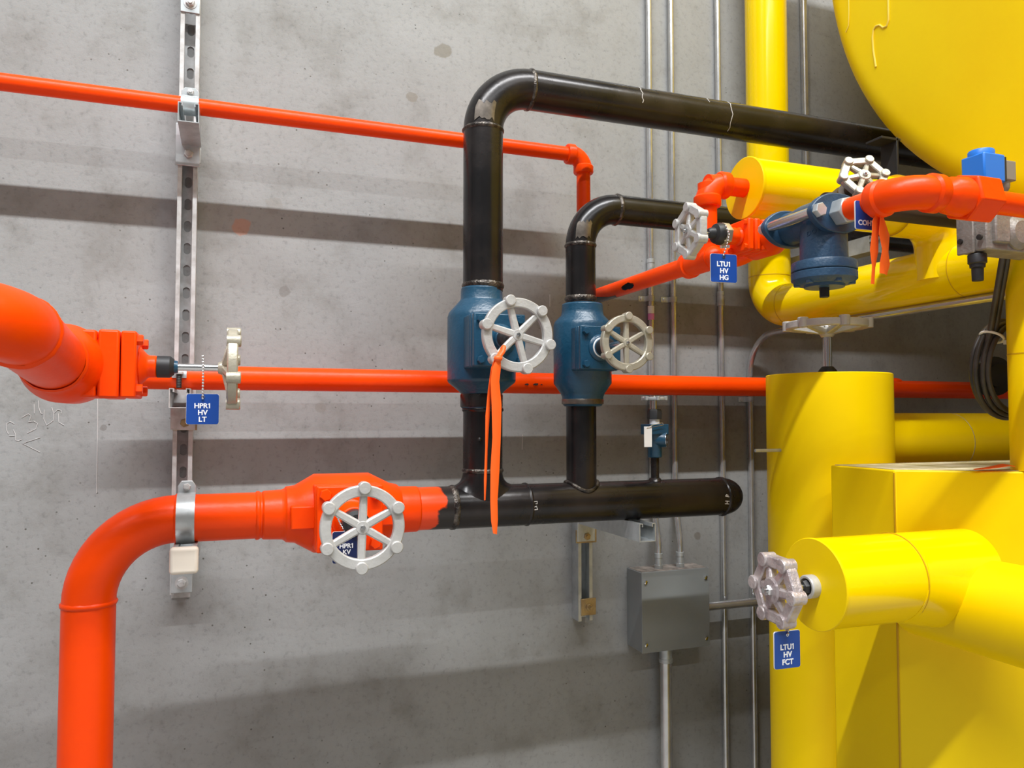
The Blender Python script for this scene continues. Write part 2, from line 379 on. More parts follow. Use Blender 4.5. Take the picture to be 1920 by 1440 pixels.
def valve_tag(label, c, wd, ht, lines, chain, m, size, right=(1, 0, 0), up=(0, 0, 1), grp=None, dy=-.12, bold=.03):
    c = V(c); right = V(right).normalized(); up = V(up).normalized(); nn = right.cross(up)
    root = thing('valve_tag', label, 'tag', c - up * ht / 2, grp)
    def rr(wd, ht, r):
        out = []
        for cx, cy, a0 in ((1, 1, 0), (-1, 1, 90), (-1, -1, 180), (1, -1, 270)):
            for k in range(6):
                a = math.radians(a0 + 90 * k / 5); out.append(c + right * (cx * (wd / 2 - r) + r * math.cos(a)) + up * (cy * (ht / 2 - r) + r * math.sin(a)))
        return out
    MB().prism(rr(wd, ht, wd * .07), -nn, .0022).build('tag_core', M['white'], root)
    MB().prism(rr(wd * .985, ht * .985, wd * .07), nn, .0006).build('face', m, root)
    hb = MB(); hb.ring(c + up * ht * .40 + nn * .0007, nn, [(wd * .028, 0), (wd * .055, 0), (wd * .055, .0008), (wd * .028, .0008)], 20); hb.build('eyelet', M['steel'], root)
    for i, t in enumerate(lines):
        if t.strip():
            text_mb(t, size, c + up * (ht * dy + ((len(lines) - 1) / 2 - i) * size * .98) + nn * .0008, right, up, .0003, bold).build('lettering', M['lettering'], root)
    if chain:
        L = sum((V(chain[i + 1]) - V(chain[i])).length for i in range(len(chain) - 1)); step = .0056; mb = MB(); acc = 0
        for i in range(len(chain) - 1):
            a, b_ = V(chain[i]), V(chain[i + 1]); l = (b_ - a).length; t = acc
            while t < l: mb.ball(a.lerp(b_, t / l), .0022, 8); t += step
            acc = t - l
        mb.tube(chain, .0006, 5); mb.build('bead_chain', M['steel'], root)
    return root

def ribbon_mb(mb, pts, widths, wdir, twist=None):
    vs_ = []; n = len(pts)
    for i, p in enumerate(pts):
        wv = V(wdir[i]) if isinstance(wdir, list) else V(wdir); wv.normalize()
        nn = V((0, -1, 0))
        for k in (-1, -.33, .33, 1): vs_.append(V(p) + wv * widths[i] * .5 * k + nn * .0025 * (1 - k * k) * (1 if i % 2 else .4))
    fs = [[i * 4 + k, i * 4 + k + 1, i * 4 + k + 5, i * 4 + k + 4] for i in range(n - 1) for k in range(3)]
    return mb.add(vs_, fs)

def strut(o, axis, face, length, wd=.041, dp=.041, slots=None, lip=.0075, th=.0026):
    """Slotted C channel: o the middle of its back at one end, face the open side."""
    a = V(axis).normalized(); f = V(face).normalized(); s_ = a.cross(f).normalized(); o = V(o); mb = MB()
    h = wd / 2
    prof = [(-h, 0.0), (-h, dp), (-h + lip, dp), (-h + lip, dp - .007)]
    for sg in (1, -1):
        pr = [(x * sg, y) for x, y in prof]
        vs_ = [o + s_ * x + f * y + a * t for t in (0, length) for x, y in pr]; n = len(pr)
        mb.add(vs_, [[k, k + 1, n + k + 1, n + k] for k in range(n - 1)])
    def quad(t0, t1): mb.add([o + s_ * x + a * t for t, x in ((t0, -h), (t0, h), (t1, h), (t1, -h))], [[0, 1, 2, 3]])
    if not slots: quad(0, length)
    else:
        per, sw, sl, first = slots; t = 0.0; c = first
        while c + per / 2 < length:
            if c - per / 2 > t + 1e-4: quad(t, c - per / 2)
            angs = sorted([2 * math.pi * k / 24 for k in range(24)] + [math.atan2(y, x) % (2 * math.pi) for x in (-h, h) for y in (-per / 2, per / 2)])
            vin = []; vout = []
            for an in angs:
                dx, dy = math.cos(an), math.sin(an)
                k = min(h / abs(dx) if abs(dx) > 1e-6 else 9, per / 2 / abs(dy) if abs(dy) > 1e-6 else 9); vout.append((dx * k, dy * k))
                r = sw / 2; L = sl / 2 - r
                if abs(dx) > 1e-6 and abs(r / dx * dy) <= L: q = r / abs(dx)
                else: q = abs(dy) * L + math.sqrt(max(r * r - (L * dx) ** 2, 0))
                vin.append((dx * q, dy * q))
            n = len(angs)
            mb.add([o + s_ * x + a * (c + y) for x, y in vin + vout], [[k, (k + 1) % n, n + (k + 1) % n, n + k] for k in range(n)])
            t = c + per / 2; c += per
        quad(t, length)
    return mb, th

def pipe_clamp(label, c, r, wd, ear_up=.03, m=None, group=None, a0=100, a1=-95, bolt=True, front=None):
    """One-ear strap over a pipe that runs along x; c on the pipe axis."""
    c = V(c); root = thing('pipe_clamp', label, 'clamp', c - V((0, 0, r)), group)
    mb = MB(); n = 22; rr = r + .0022; P = []
    top = V((0, -math.cos(math.radians(a0)), math.sin(math.radians(a0)))) * rr
    for k in range(n + 1):
        t = math.radians(a0 + (a1 - a0) * k / n); P.append(c + V((0, -math.cos(t) * rr, math.sin(t) * rr)))
    vs_ = [p + V((x, 0, 0)) for p in P for x in (-wd / 2, wd / 2)]
    mb.add(vs_, [[2 * k, 2 * k + 1, 2 * k + 3, 2 * k + 2] for k in range(n)])
    mb.build('strap', m or M['galv'], root, solid=.003)
    if bolt:
        e = MB(); tp = P[0]; fy = tp.y
        poly = [V((c.x - wd / 2, fy, tp.z - .004)), V((c.x + wd / 2, fy, tp.z - .004)), V((c.x + wd / 2, fy, tp.z + ear_up * .6)), V((c.x + wd * .3, fy, tp.z + ear_up)), V((c.x - wd * .3, fy, tp.z + ear_up)), V((c.x - wd / 2, fy, tp.z + ear_up * .6))]
        e.prism(poly, (0, -1, 0), .003); e.build('ear', m or M['galv'], root, bevel=.001)
        hb = MB(); hexbolt(hb, (c.x, fy - .003, tp.z + ear_up * .52), (0, -1, 0), .0075, .006, stud=.004); hb.build('bolt', M['galvdull'], root)
    return root

def washer_plate(label, c, wd, ht, m, stud=.004, group='square strut washers'):
    root = thing('square_washer', label, 'washer', V(c) - V((0, 0, ht / 2)), group)
    MB().box(V(c) - V((0, .003, 0)), (wd, .006, ht)).build('plate', m, root, bevel=.001)
    hb = MB(); hexbolt(hb, V(c) - V((0, .006, 0)), (0, -1, 0), .0105, .008, stud=stud); hb.build('bolt', M['galvdull'] if m != M['gold'] else M['gold'], root)
    wr = MB(); wr.ring(V(c) - V((0, .006, 0)), (0, -1, 0), [(.008, 0), (.0145, 0), (.0145, .0015), (.008, .0015)], 24); wr.build('round_washer', M['galvdull'] if m != M['gold'] else M['gold'], root)
    return root

# ================================================================== pipes along the wall
HO = .30                                                     # black header and the fat orange pipe stand this far off the wall
# ---- thin orange line: along the wall, down, out towards the room, up and into the yellow jacket
zU = zat(352, 198, .14); xD = xat(1094, 350, .14); zD = 1.912; yT = .71
xStub = .969; zStub = 2.063
root = thing('orange_pipe', 'thin orange pipe crossing the top left wall, then elbowing down behind the black pipes', 'pipe', pt(0, .14, zU))
R1 = .0186
mb = MB(); mb.tube(fillet([pt(-3.0, .14, zU), pt(xD, .14, zU), pt(xD, .14, zD), pt(xD, yT, zD)], .03, 8), R1, 24); mb.build('pipe_run', M['orange'], root)
def elbow90(root, p, d0, d1, r, arm, m, name='elbow', collar=True, Rb=None):
    d0 = V(d0).normalized(); d1 = V(d1).normalized(); p = V(p)
    mb = MB(); mb.tube(fillet([p + d0 * arm, p, p + d1 * arm], Rb or arm * .8, 10), r, 28)
    if collar:
        for d in (d0, d1): mb.lathe(p + d * (arm - .018), d, [(-.004, r), (0, r * 1.14), (.016, r * 1.14), (.019, r * 1.05)], 28)
    return mb.build(name, m, root)
elbow90(root, pt(xD, .14, zU), (-1, 0, 0), (0, 0, -1), .0235, .048, M['orange'])
elbow90(root, pt(xD, .14, zD), (0, 0, 1), (0, -1, 0), .0235, .045, M['orange'])
mb = MB(); mb.tube([pt(xD, yT, zD - .0), pt(xD, yT, zStub)], R1, 24); mb.build('riser', M['orange'], root)
elbow90(root, pt(xD, yT, zStub), (0, 0, -1), (1, 0, 0), .0235, .046, M['orange'])
mb = MB(); mb.tube([pt(xD, yT, zStub), pt(xStub + .01, yT, zStub)], R1, 24); mb.build('stub_pipe', M['orange'], root)
# tee where the riser, the pipe from the wall and the valve meet
mb = MB(); mb.tube([pt(xD, yT - .055, zD), pt(xD, yT + .02, zD)], .0235, 28); mb.tube([pt(xD, yT, zD), pt(xD, yT, zD + .05)], .0235, 28); mb.ball(pt(xD, yT + .015, zD), .0235, 16)
mb.lathe(pt(xD, yT - .055, zD), (0, 1, 0), [(0, .0185), (.004, .027), (.016, .027), (.02, .0235)], 28)
mb.lathe(pt(xD, yT, zD + .05), (0, 0, -1), [(0, .0185), (.004, .027), (.016, .027), (.02, .0235)], 28)
mb.build('tee', M['orange'], root)
# bare worn patch where the paint has come off the pipe near the black riser
mb = MB()
for t0, t1, a0, a1 in ((.17, .335, -3.3, -1.25), (.385, .44, -2.35, -1.55)):
    vs_ = []; nt_ = 8; na = 9
    for i in range(nt_):
        for k in range(na):
            e = random.uniform(-.006, .006); q_ = i / (nt_ - 1); sc_ = (1 - .7 * q_) if t0 < .2 else math.sqrt(max(1 - (2 * q_ - 1) ** 2, .06)); am = (a0 + a1) / 2 if t0 > .2 else a0
            aa = am + ((a0 - am) + (a1 - a0) * k / (na - 1)) * sc_ + random.uniform(-.08, .08); off = t0 + (t1 - t0) * i / (nt_ - 1) + (e if 0 < i else e * .5)
            vs_.append(pt(xD, off, zD) + V((math.sin(aa), 0, math.cos(aa))) * (R1 + .0006))
    mb.add(vs_, [[i * na + k, i * na + k + 1, (i + 1) * na + k + 1, (i + 1) * na + k] for i in range(nt_ - 1) for k in range(na - 1)])
mb.build('bare_patch', M['black'], root)

# ---- mid orange pipe with the valve HPR1 on its left end
MO = .115
zM = zat(600, 712, MO); xV = xat(128, 680, .5)
root = thing('orange_pipe', 'orange pipe running level across the middle of the wall behind the blue valves', 'pipe', pt(.2, MO, zM))
RM = .0275
mb = MB(); mb.tube(fillet([pt(xV, .40, zM), pt(xV, MO, zM), pt(2.9, MO, zM)], .075, 10), RM, 28); mb.build('pipe_run', M['orange'], root)
# scuffs on the pipe between the blue valves
mb = MB()
for px, py, q in ((995, 715, .006), (1012, 716, .008), (1023, 714, .003)):
    x = xat(px, py, .17); aa = -.15
    c = pt(x, MO, zM) + V((0, -math.cos(aa) * (RM + .0004), math.sin(aa) * (RM + .0004)))
    poly = [c + V((math.cos(t) * q * random.uniform(.6, 1.1), 0, math.sin(t) * q * .45 * random.uniform(.5, 1.2))) for t in [k * math.pi / 5 for k in range(10)]]
    mb.prism(poly, (0, -1, 0), .0004)
mb.build('scuff_mark', M['dark'], root)
x0b = xat(1640, 695, MO)
for q in (0, .085): MB().ball(pt(x0b + q, MO, zM + RM - .006), .02, 12, (1.3, .8, .7)).build('weld_boss', M['orange'], root)

# ---- the fat orange pipe rising at the left and the orange valve
zH = (zat(1340, 931, HO) + zat(465, 967, HO)) / 2
RH = .0475
xL = xat(165, 1200, HO)
wx, wz = xat(681, 990, .58), zat(681, 990, .58)               # wheel centre of the big orange valve
vL, vR = wx - .165, wx + .15
root = thing('orange_pipe', 'fat orange pipe rising at lower left and elbowing into the big orange valve', 'pipe', pt(xL, HO, 0))
mb = MB(); mb.tube(fillet([pt(xL, HO, 0.0), pt(xL, HO, zH), pt(vL, HO, zH)], .155, 14), RH, 40); mb.build('pipe_run', M['orange'], root)
weld(root, pt(xL, HO, zH - .155), (0, 0, 1), RH, m=M['orange'])
weld(root, pt(xL + .155, HO, zH), (1, 0, 0), RH, m=M['orange'])
weld(root, pt(vL - .008, HO, zH), (1, 0, 0), RH, m=M['orange'])

root = thing('globe_valve', 'big orange valve with a silver six-spoke handwheel, lowest on the left', 'valve', pt(wx, HO, zH - .08))
L = .145
bolted_valve(root, pt(wx, HO, zH), (1, 0, 0), (0, -1, 0),
    [L, (-.02, .050), (.022, .052), (.028, .058), (.045, .060), (.085, .083), (.20, .083), (.245, .06), (.262, .056), (.268, .051), (.31, .050)], .067,
    .088, .104, .122, M['orange'], .03, .175, .208, .0255, .275, bolt=.0125)
handwheel(root, pt(wx, .58, wz), (0, -1, 0), .0668, .0100, .016, .0116, .006, .012, .0130, M['cast'], ang=math.pi / 2 - .03, spw=.0078)
zt = zat(650, 1015, .50)
zt = zat(648, 1024, .5)
valve_tag('dark blue HPR1 KV tag hanging behind the big silver handwheel', (xat(650, 1015, .50), WALL - .50, zt - .002), .054, .06, ['HPR1', 'KV'], [(wx - .034, WALL - .472, wz + .012), (xat(639, 990, .49), WALL - .49, zt + .04), (xat(650, 1015, .50), WALL - .501, zt + .0235)], M['navy'], .0118, dy=-.06)

# ---- black header
xE = xat(1352, 930, HO); x1 = xat(905, 890, HO); x2 = xat(1090, 850, HO)
zv1 = zat(903, 650, HO); zv2 = zat(1092, 655, HO)
R2 = .0455; R3 = .0365
root = thing('pipe_header', 'black steel header pipe with a rounded end cap beneath the two blue valves', 'pipe', pt(x1, HO, zH))
xo = xat(822, 945, HO)
xt0 = xat(848, 940, HO); xt1 = xat(985, 940, HO)
mb = MB(); mb.tube([pt(vR - .01, HO, zH), pt(xt0, HO, zH)], RH, 40); o = mb.build('orange_ended_pipe', orange_over_black(xo - .01, zH), root); o['label'] = 'pipe end brushed with orange paint'
mb = MB(); mb.tube([pt(xt0, HO, zH), pt(xt1, HO, zH)], RH * 1.02, 40)
zt1 = zat(905, 882, HO)
rs = []; nk = 10
for i in range(nk + 1):
    q = i / nk; ring_ = []
    for k in range(48):
        th = 2 * math.pi * k / 48; by = math.sin(th) * min(R2 * 1.5, RH * .97); bx = math.cos(th) * R2 * 1.55
        B = V((bx, by, math.sqrt(max(RH * RH * 1.03 - by * by, 0)))); T = V((math.cos(th) * R2, math.sin(th) * R2, zt1 - zH)); K = V((math.cos(th) * R2, math.sin(th) * R2, B.z + .006))
        ring_.append(pt(x1, HO, zH) + B * (1 - q) ** 2 + K * 2 * q * (1 - q) + T * q * q)
    rs.append(ring_)
mb.rings(rs, cap=False); mb.build('tee', M['black'], root)
mb = MB(); mb.tube([pt(xt1, HO, zH), pt(xE, HO, zH)], RH, 40); mb.build('pipe', M['black'], root)
mb = MB(); mb.lathe(pt(xE, HO, zH), (1, 0, 0), [(0, RH)] + [(.055 * math.sin(t), RH * math.cos(t) ** .8) for t in [k * math.pi / 18 for k in range(1, 9)]] + [(.0552, .0)], 40); mb.build('end_cap', M['black'], root)
mb = MB(); mb.tube([pt(x1, HO, zt1), pt(x1, HO, zat(905, 764, HO))], R2, 36); mb.build('branch_pipe', M['black'], root)
mb = MB(); mb.tube([pt(x2, HO, zH + .02), pt(x2, HO, zat(1090, 760, HO))], R3, 36); mb.build('branch_pipe', M['black'], root)
weld(root, pt(xt0, HO, zH), (1, 0, 0), RH, wd=.009); weld(root, pt(xt1, HO, zH), (1, 0, 0), RH, m=M['black']); weld(root, pt(x1, HO, zt1), (0, 0, 1), R2)
weld(root, pt(xE - .002, HO, zH), (1, 0, 0), RH, m=M['black']); weld(root, pt(x1, HO, zat(905, 768, HO)), (0, 0, 1), R2, m=M['black'])
mb = MB(); ring = []
for k in range(40):
    t = 2 * math.pi * k / 40; x = math.cos(t) * (R3 + .002); y = math.sin(t) * (R3 + .002); ring.append(pt(x2 + x, HO, zH) + V((0, y, math.sqrt(max(RH ** 2 - y * y, 0)) + .0015)))
mb.tube(ring, .0052, 8, closed=True); mb.build('weld_bead', M['weld'], root, sharp=80)
xs = xat(1228, 880, HO)
mb = MB(); mb.tube([pt(xs, HO, zH + .03), pt(xs, HO, zat(1228, 856, HO))], .0105, 20); mb.lathe(pt(xs, HO, zH + RH - .003), (0, 0, 1), [(0, .018), (.006, .0145), (.009, .0105)], 24); mb.build('small_branch', M['black'], root)
# letters painted with a marker on the pipe, turned on their side
def penmark(root, x, z, lines, s_, rr, zc):
    mb = MB()
    for ln in lines:
        P = []
        for a, b_ in ln:
            dz = z + b_ * s_ - zc; P.append(V((x + a * s_, WALL - HO - math.sqrt(max(rr * rr - dz * dz, 1e-6)) - .0006, zc + dz)))
        mb.tube(P, .0011, 6)
    mb.build('paint_mark', M['paintpen'], root)
xm = xat(1005, 950, .35); zm = zat(1005, 950, .35)
penmark(root, xm, zm, [[(-.6, 1.3), (.5, 1.35), (.45, .7), (0, .75)], [(-.7, -.9), (.6, -.8)], [(-.7, -.9), (-.5, -.2), (.2, .1), (.6, -.8)]], .0085, RH, zH)
xm = xat(1360, 937, .34); zm = zat(1360, 937, .34)
penmark(root, xm, zm, [[(-.5, 1.1), (.7, .9)], [(-.5, 1.1), (-.1, 1.6), (.35, 1.4), (.2, .95)], [(-.6, -.3), (.8, -.4)], [(-.6, -1.1), (.8, -1.2)], [(.1, -.35), (.1, -1.15)]], .0085, RH * .99, zH)
mb = MB(); mb.ball(pt(xat(898, 823, .34), HO + R2, zat(898, 823, .34)), .005, 8); mb.build('weld_tab', M['black'], root)

# ---- two black pipes above the blue valves
def black_pipe(label, x, zbot, ztop, xend, r, Rb, marks=True):
    root = thing('black_steel_pipe', label, 'pipe', pt(x, HO, zbot))
    path = [pt(x, HO, zbot), pt(x, HO, ztop), pt(xend, HO, ztop)]
    MB().tube(fillet(path, Rb, 14), r, 40).build('pipe_run', M['black'], root)
    weld(root, pt(x, HO, ztop - Rb), (0, 0, 1), r); weld(root, pt(x + Rb, HO, ztop), (1, 0, 0), r); weld(root, pt(x, HO, zbot + .012), (0, 0, 1), r, wd=.008)
    # ground shiny patch beside the lower elbow weld
    mb = MB(); na, nz_ = 9, 6; vs_ = []
    for i in range(nz_):
        for k in range(na):
            th = -.75 + 1.0 * k / (na - 1); e = (i in (0, nz_ - 1)) * random.uniform(-.006, .006)
            vs_.append(pt(x, HO, ztop - Rb + .012 + .04 * i / (nz_ - 1) + e) + V((math.sin(th) * (r + .0012), -math.cos(th) * (r + .0012), 0)) + V(((.04 * i / (nz_ - 1)) ** 2 * 3.2, 0, 0)))
    mb.add(vs_, [[i * na + k, i * na + k + 1, (i + 1) * na + k + 1, (i + 1) * na + k] for i in range(nz_ - 1) for k in range(na - 1)])
    o = mb.build('ground_patch', M['bare'], root); o['label'] = 'ground bright patch'
    return root
zT1 = zat(1200, 201, HO); zT2 = zat(1200, 398, HO)
b1 = black_pipe('tall black steel pipe bending at the top and running right behind the tank', x1, zat(902, 546, HO), zT1, 2.6, .0465, .115)
b2 = black_pipe('shorter black steel pipe bending right above the second blue valve', x2, zat(1087, 570, HO), zT2, 2.6, R3, .098)
# scratches across the upper pipe
mb = MB()
for px in (1203, 1370, 1330):
    x = xat(px, 220, .34); a0, a1 = {1203: (-.2, .9), 1370: (-1.0, .9), 1330: (.5, .9)}[px]; P = []
    for k in range(9):
        a = a0 + (a1 - a0) * k / 8; P.append(pt(x + .002 * math.sin(k * 2), HO, zT1) + V((0, -math.cos(a) * .0470, math.sin(a) * .0470)))
    mb.tube(P, .0009, 5)
mb.build('chalk_mark', M['paintpen'], b1)

# ---- blue valves
def blue_valve(label, px, py, sl0, sl1, half, k, wpx, wo, ang, wm, ys, ylist, wheelR, lug):
    """ylist: (pixel row, radius) of the body outline from bottom to top."""
    x = xat(px, py, HO); prof = [(zat(px, yy, HO), r) for yy, r in ylist]; z0 = prof[0][0]; zc = zat(px, py, HO)
    root = thing('globe_valve', label, 'valve', pt(x, HO, z0))
    wc = at(wpx[0], wpx[1], wo)
    c = pt(x, HO, wc.z)
    bolted_valve(root, c, (0, 0, 1), (0, -1, 0), [wc.z - z0] + [(zz - z0, r) for zz, r in prof], half, .098 * k, .114 * k, .131 * k, M['blue'], .022, sl0, sl1, .0195, wo - HO - .008, wide=.98, rib=False)
    d = V((wc.x - x, 0, 0))
    handwheel(root, pt(x, wo, wc.z), (0, -1, 0), wheelR, wheelR * .148, .015, lug, .007, .010, wheelR * .185, wm, ang=ang, spw=lug * .66)
    return root, x, wc
g1, gx1, gw1 = blue_valve('larger left blue valve with silver handwheel and a knotted orange ribbon', 903, 640, .165, .19, .06, 1.0, (986, 628), .545, 1.83, M['cast'], 0,
    [(766, .0475), (738, .0478), (734, .052), (716, .079), (640, .0795), (596, .079), (588, .076), (566, .052), (562, .0488), (540, .0478)], .0655, .0112)
g2, gx2, gw2 = blue_valve('smaller right blue valve with a tan silver handwheel on the black pipe', 1092, 648, .112, .142, .0525, .76, (1196, 643), .53, 1.57, M['castwarm'], 0,
    [(762, .046), (752, .050), (744, .050), (738, .053), (719, .070), (650, .0705), (612, .0705), (604, .067), (592, .052), (584, .050), (570, .0495)], .0530, .0086)
for rt, x, y0, m, h, r in ((g2, gx2, 760, M['bare'], .012, .0505),):
    o = MB().lathe(pt(x, HO, zat(1090, 760, HO)), (0, 0, 1), [(0, .038), (.003, r), (h, r + .0006), (h + .004, r - .001)], 40).build('ground_neck', m, rt); o['label'] = 'bare ground steel neck'
o = MB().lathe(pt(gx2, HO, gw2.z), (0, -1, 0), [(.100, .0225), (.101, .0235), (.109, .0235), (.111, .021)], 28).build('white_band', M['white'], g2)
o = MB().lathe(pt(gx1, HO, zat(905, 764, HO)), (0, 0, 1), [(0, .046), (.002, .0492), (.028, .0492), (.031, .0478)], 40).build('unpainted_neck', M['black'], g1)
# knotted orange ribbon on the left wheel
yk = WALL - .553
def rp(px, py, off): return at(px, py, off)
root = thing('ribbon', 'orange plastic ribbon knotted to the left blue valve wheel, two long tails', 'ribbon', rp(925, 1000, .56))
mb = MB()
ribbon_mb(mb, [rp(*p, .566) for p in ((935, 672), (931, 690), (928, 715), (931, 760), (931, 820), (928, 880), (926, 940), (927, 975), (928, 1001))], [.010, .020, .024, .022, .021, .020, .018, .016, .010], [(1, .3, .1), (1, .3, 0), (1, .5, 0), (1, .2, 0), (1, .4, 0), (1, .2, 0), (1, .4, 0), (1, .3, .1), (1, .4, -.3)])
mb.build('long_tail', M['ribbon'], root, solid=.0008)
mb = MB()
ribbon_mb(mb, [rp(*p, .560) for p in ((930, 672), (924, 690), (918, 730), (914, 780), (912, 840), (910, 900), (909, 938))], [.008, .012, .012, .011, .009, .008, .005], [(1, .6, 0), (1, .8, 0), (1, .9, 0), (1, .5, 0), (1, .9, 0), (1, .6, 0), (1, .9, 0)])
mb.build('short_tail', M['ribbon'], root, solid=.0008)
mb = MB(); mb.tube(fillet([rp(934, 672, .567), rp(943, 660, .562), rp(946, 646, .556), rp(941, 656, .549), rp(933, 671, .566)], .004, 4), .0045, 10); mb.ball(rp(934, 672, .567), .0085, 12, (1.1, .8, .8)); mb.build('knot', M['ribbon'], root)

# ---- small angle valve standing on the header
root = thing('angle_valve', 'small blue angle valve standing on the black header with a little wheel on top', 'valve', pt(xs, HO, zat(1228, 858, HO)))
zz = lambda y: zat(1228, y, HO)
mb = MB(); mb.lathe(pt(xs, HO, zz(858)), (0, 0, 1), [(0, .0165), (.003, .0178), (zz(828) - zz(858), .0178), (zz(822) - zz(858), .022), (zz(796) - zz(858), .022)], 28)
mb.box(pt(xs, HO, (zz(795) + zz(815)) / 2), (.052, .05, zz(795) - zz(815)))
sd = V((.75, -.66, 0))
mb.lathe(pt(xs, HO, zz(824)), sd, [(0, .02), (.022, .0195), (.030, .0185)], 28, cap=False); mb.build('body', M['blue'], root, bevel=.002)
mb = MB(); mb.ring(pt(xs, HO, zz(824)) + sd * .030, sd, [(.0115, .001), (.0185, .001), (.0185, -.005), (.0115, -.005)], 28); mb.build('outlet_rim', M['steel'], root)
mb = MB(); mb.lathe(pt(xs, HO, zz(824)) + sd * .025, sd, [(0, .0180), (.002, .0180)], 24); mb.build('bore_shade_disc', M['dark'], root)  # dark disc, paints the shade inside the outlet opening
mb = MB(); mb.lathe(pt(xs, HO, zz(796)), (0, 0, 1), [(0, .0125), (zz(785) - zz(796), .0125)], 24); mb.build('white_collar', M['white'], root)
mb = MB(); hexbolt(mb, pt(xs, HO, zz(786)), (0, 0, 1), .0185, zz(767) - zz(786), ph=.35); mb.build('packing_nut', M['rubber'], root, bevel=.001)
mb = MB(); mb.cyl(pt(xs, HO, zz(768)), pt(xs, HO, zz(750)), .006, 14); mb.build('stem', M['steel'], root)
handwheel(root, pt(xs, HO, zz(745)), (0, 0, 1), .0255, .0045, .007, .0055, .002, .002, .006, M['galv'], ang=.3)
root = thing('hanging_label', 'small white card label tied to the small blue angle valve', 'label', at(1215, 838, .335))
c = at(1215, 819, .335)
MB().box(c, (.0215, .0012, .050)).build('card', M['white'], root, bevel=.0005)
mb = MB(); mb.tube(fillet([c + V((-.004, -.001, .021)), pt(xs - .027, .333, zz(797)), pt(xs, .333, zz(793)), pt(xs + .018, .327, zz(788)), pt(xs + .002, .336, zz(797)), c + V((-.004, -.001, .021))], .004, 4), .0007, 6); mb.build('string', M['steel'], root)

# ================================================================== HPR1 HV LT valve at the left
X = lambda px: xat(px, 679, .5)
zV = zM
root = thing('globe_valve', 'orange valve at the left edge with its handwheel seen edge-on', 'valve', pt(xV, .5, zV - .06))
xc = X(430)
bolted_valve(root, pt(xV, .5, zV), (0, -1, 0), (1, 0, 0), [.125, (0, .045), (.03, .05), (.04, .058), (.07, .066), (.17, .066), (.205, .054), (.215, .049), (.25, .049)], .0575,
    X(190) - xV, X(232) - xV, X(262) - xV, M['orange'], .0195, X(295) - xV, X(327) - xV, .0195, X(416) - xV, r_stem=.0068, bolt=.0095)
MB().lathe(pt(X(324), .5, zV), (1, 0, 0), [(0, .009), (.002, .012), (X(334) - X(324), .0105)], 20).build('blue_collar', M['blue'], root)
handwheel(root, pt(X(446), .5, zV), (1, 0, 0), .0625, .0088, .0185, .0108, .005, .020, .0125, M['castwarm'], ang=.3, spw=.006)
valve_tag('blue HPR1 HV LT tag hanging by a chain before the long strut', at(380, 767, .52), .0545, .0545, ['HPR1', 'HV', 'LT'],
    [at(380, 668, .505), at(381, 700, .515), at(380, 747, .523)], M['tag'], .0122, dy=-.12)
yO = .91
root = thing('orange_pipe', 'thick orange pipe elbow cut off by the left edge, feeding the edge-on valve', 'pipe', pt(xV, yO, zV))
MB().tube(fillet([pt(xV, .615, zV), pt(xV, yO, zV + .034), pt(xV - 2.6, yO, zV + .10)], .085, 14), .0475, 40).build('pipe_run', M['orange'], root)
weld(root, pt(xV, .628, zV), (0, -1, 0), .0485, m=M['orange']); weld(root, pt(xV, yO - .088, zV + .023), (0, -1, .12), .0475, m=M['orange'])
weld(root, pt(xV - .088, yO, zV + .037), (-1, 0, .02), .0475, m=M['orange'])

# ================================================================== struts, arms and clamps
xS = xat(350, 420, .041); zS0 = zat(342, 1112, .03); per = .0535
z1st = zat(350, 465, .01)
root = thing('strut_channel', 'long upright slotted steel strut bolted to the wall at left', 'strut', pt(xS, 0, zS0))
fst = (z1st - zS0) % per
mb, th = strut(pt(xS, .0015, zS0), (0, 0, 1), (0, -1, 0), 3.6 - zS0, slots=(per, .0155, .0275, fst)); mb.build('channel', M['galvdull'], root, solid=.0024, sharp=60)
for y in (10,):
    washer_plate('square steel washer at the top of the long upright strut', at(357, 8, .041), .043, .046, M['galv'])
washer_plate('square steel washer below the dark-bottomed strut arm holding the thin orange pipe', at(354, 291, .041), .054, .036, M['galv'])
washer_plate('square steel washer at the foot of the long strut, under the cream cap', at(341, 1092, .041), .046, .045, M['galv'], stud=.012)
washer_plate('yellow zinc plate on the long strut half behind the blue HPR1 tag', at(347, 793, .041), .053, .034, M['gold'])

def arm(label, x, ztop, o1, m, capm=None, px=None, face=(0, 0, 1), wd=.041, group=None, open_end=True):
    root = thing('cantilever_bracket', label, 'bracket', pt(x, .046, ztop - .041), group)
    mb, th = strut(pt(x, .046, ztop - .041), (0, -1, 0), face, o1 - .046, wd=wd); mb.build('channel', m, root, solid=.0024, sharp=60)
    MB().box(pt(px or x, .0445 + .003, ztop - .041), (.0535, .006, .10)).build('mounting_plate', m, root, bevel=.001)
    if capm:
        MB().box(pt(x, o1 + .003, ztop - .0215), (.0515, .020, .0515)).build('end_cap', capm, root, bevel=.007, seg=4)
    return root
arm('short open-ended strut arm carrying the thin orange pipe, dark underneath', xS + .008, zU - R1, .205, M['galv'], px=xS)
arm('strut arm with a cream plastic end cap under the fat orange pipe', xat(345, 1045, .39), zH - RH, .385, M['galv'], M['cream'], px=xS + .004)
arm('short strut arm under the level orange pipe, behind the blue HPR1 tag', xS, zM - RM, .185, M['galvdull'])
pipe_clamp('steel clamp strapping the thin orange pipe to its strut arm', pt(xS + .008, .14, zU), R1, .037, .022, M['galv'])
pipe_clamp('wide steel clamp strap around the fat orange pipe above the cream cap', pt(xat(347, 960, .35), HO, zH), RH, .034, .026, M['galv'])
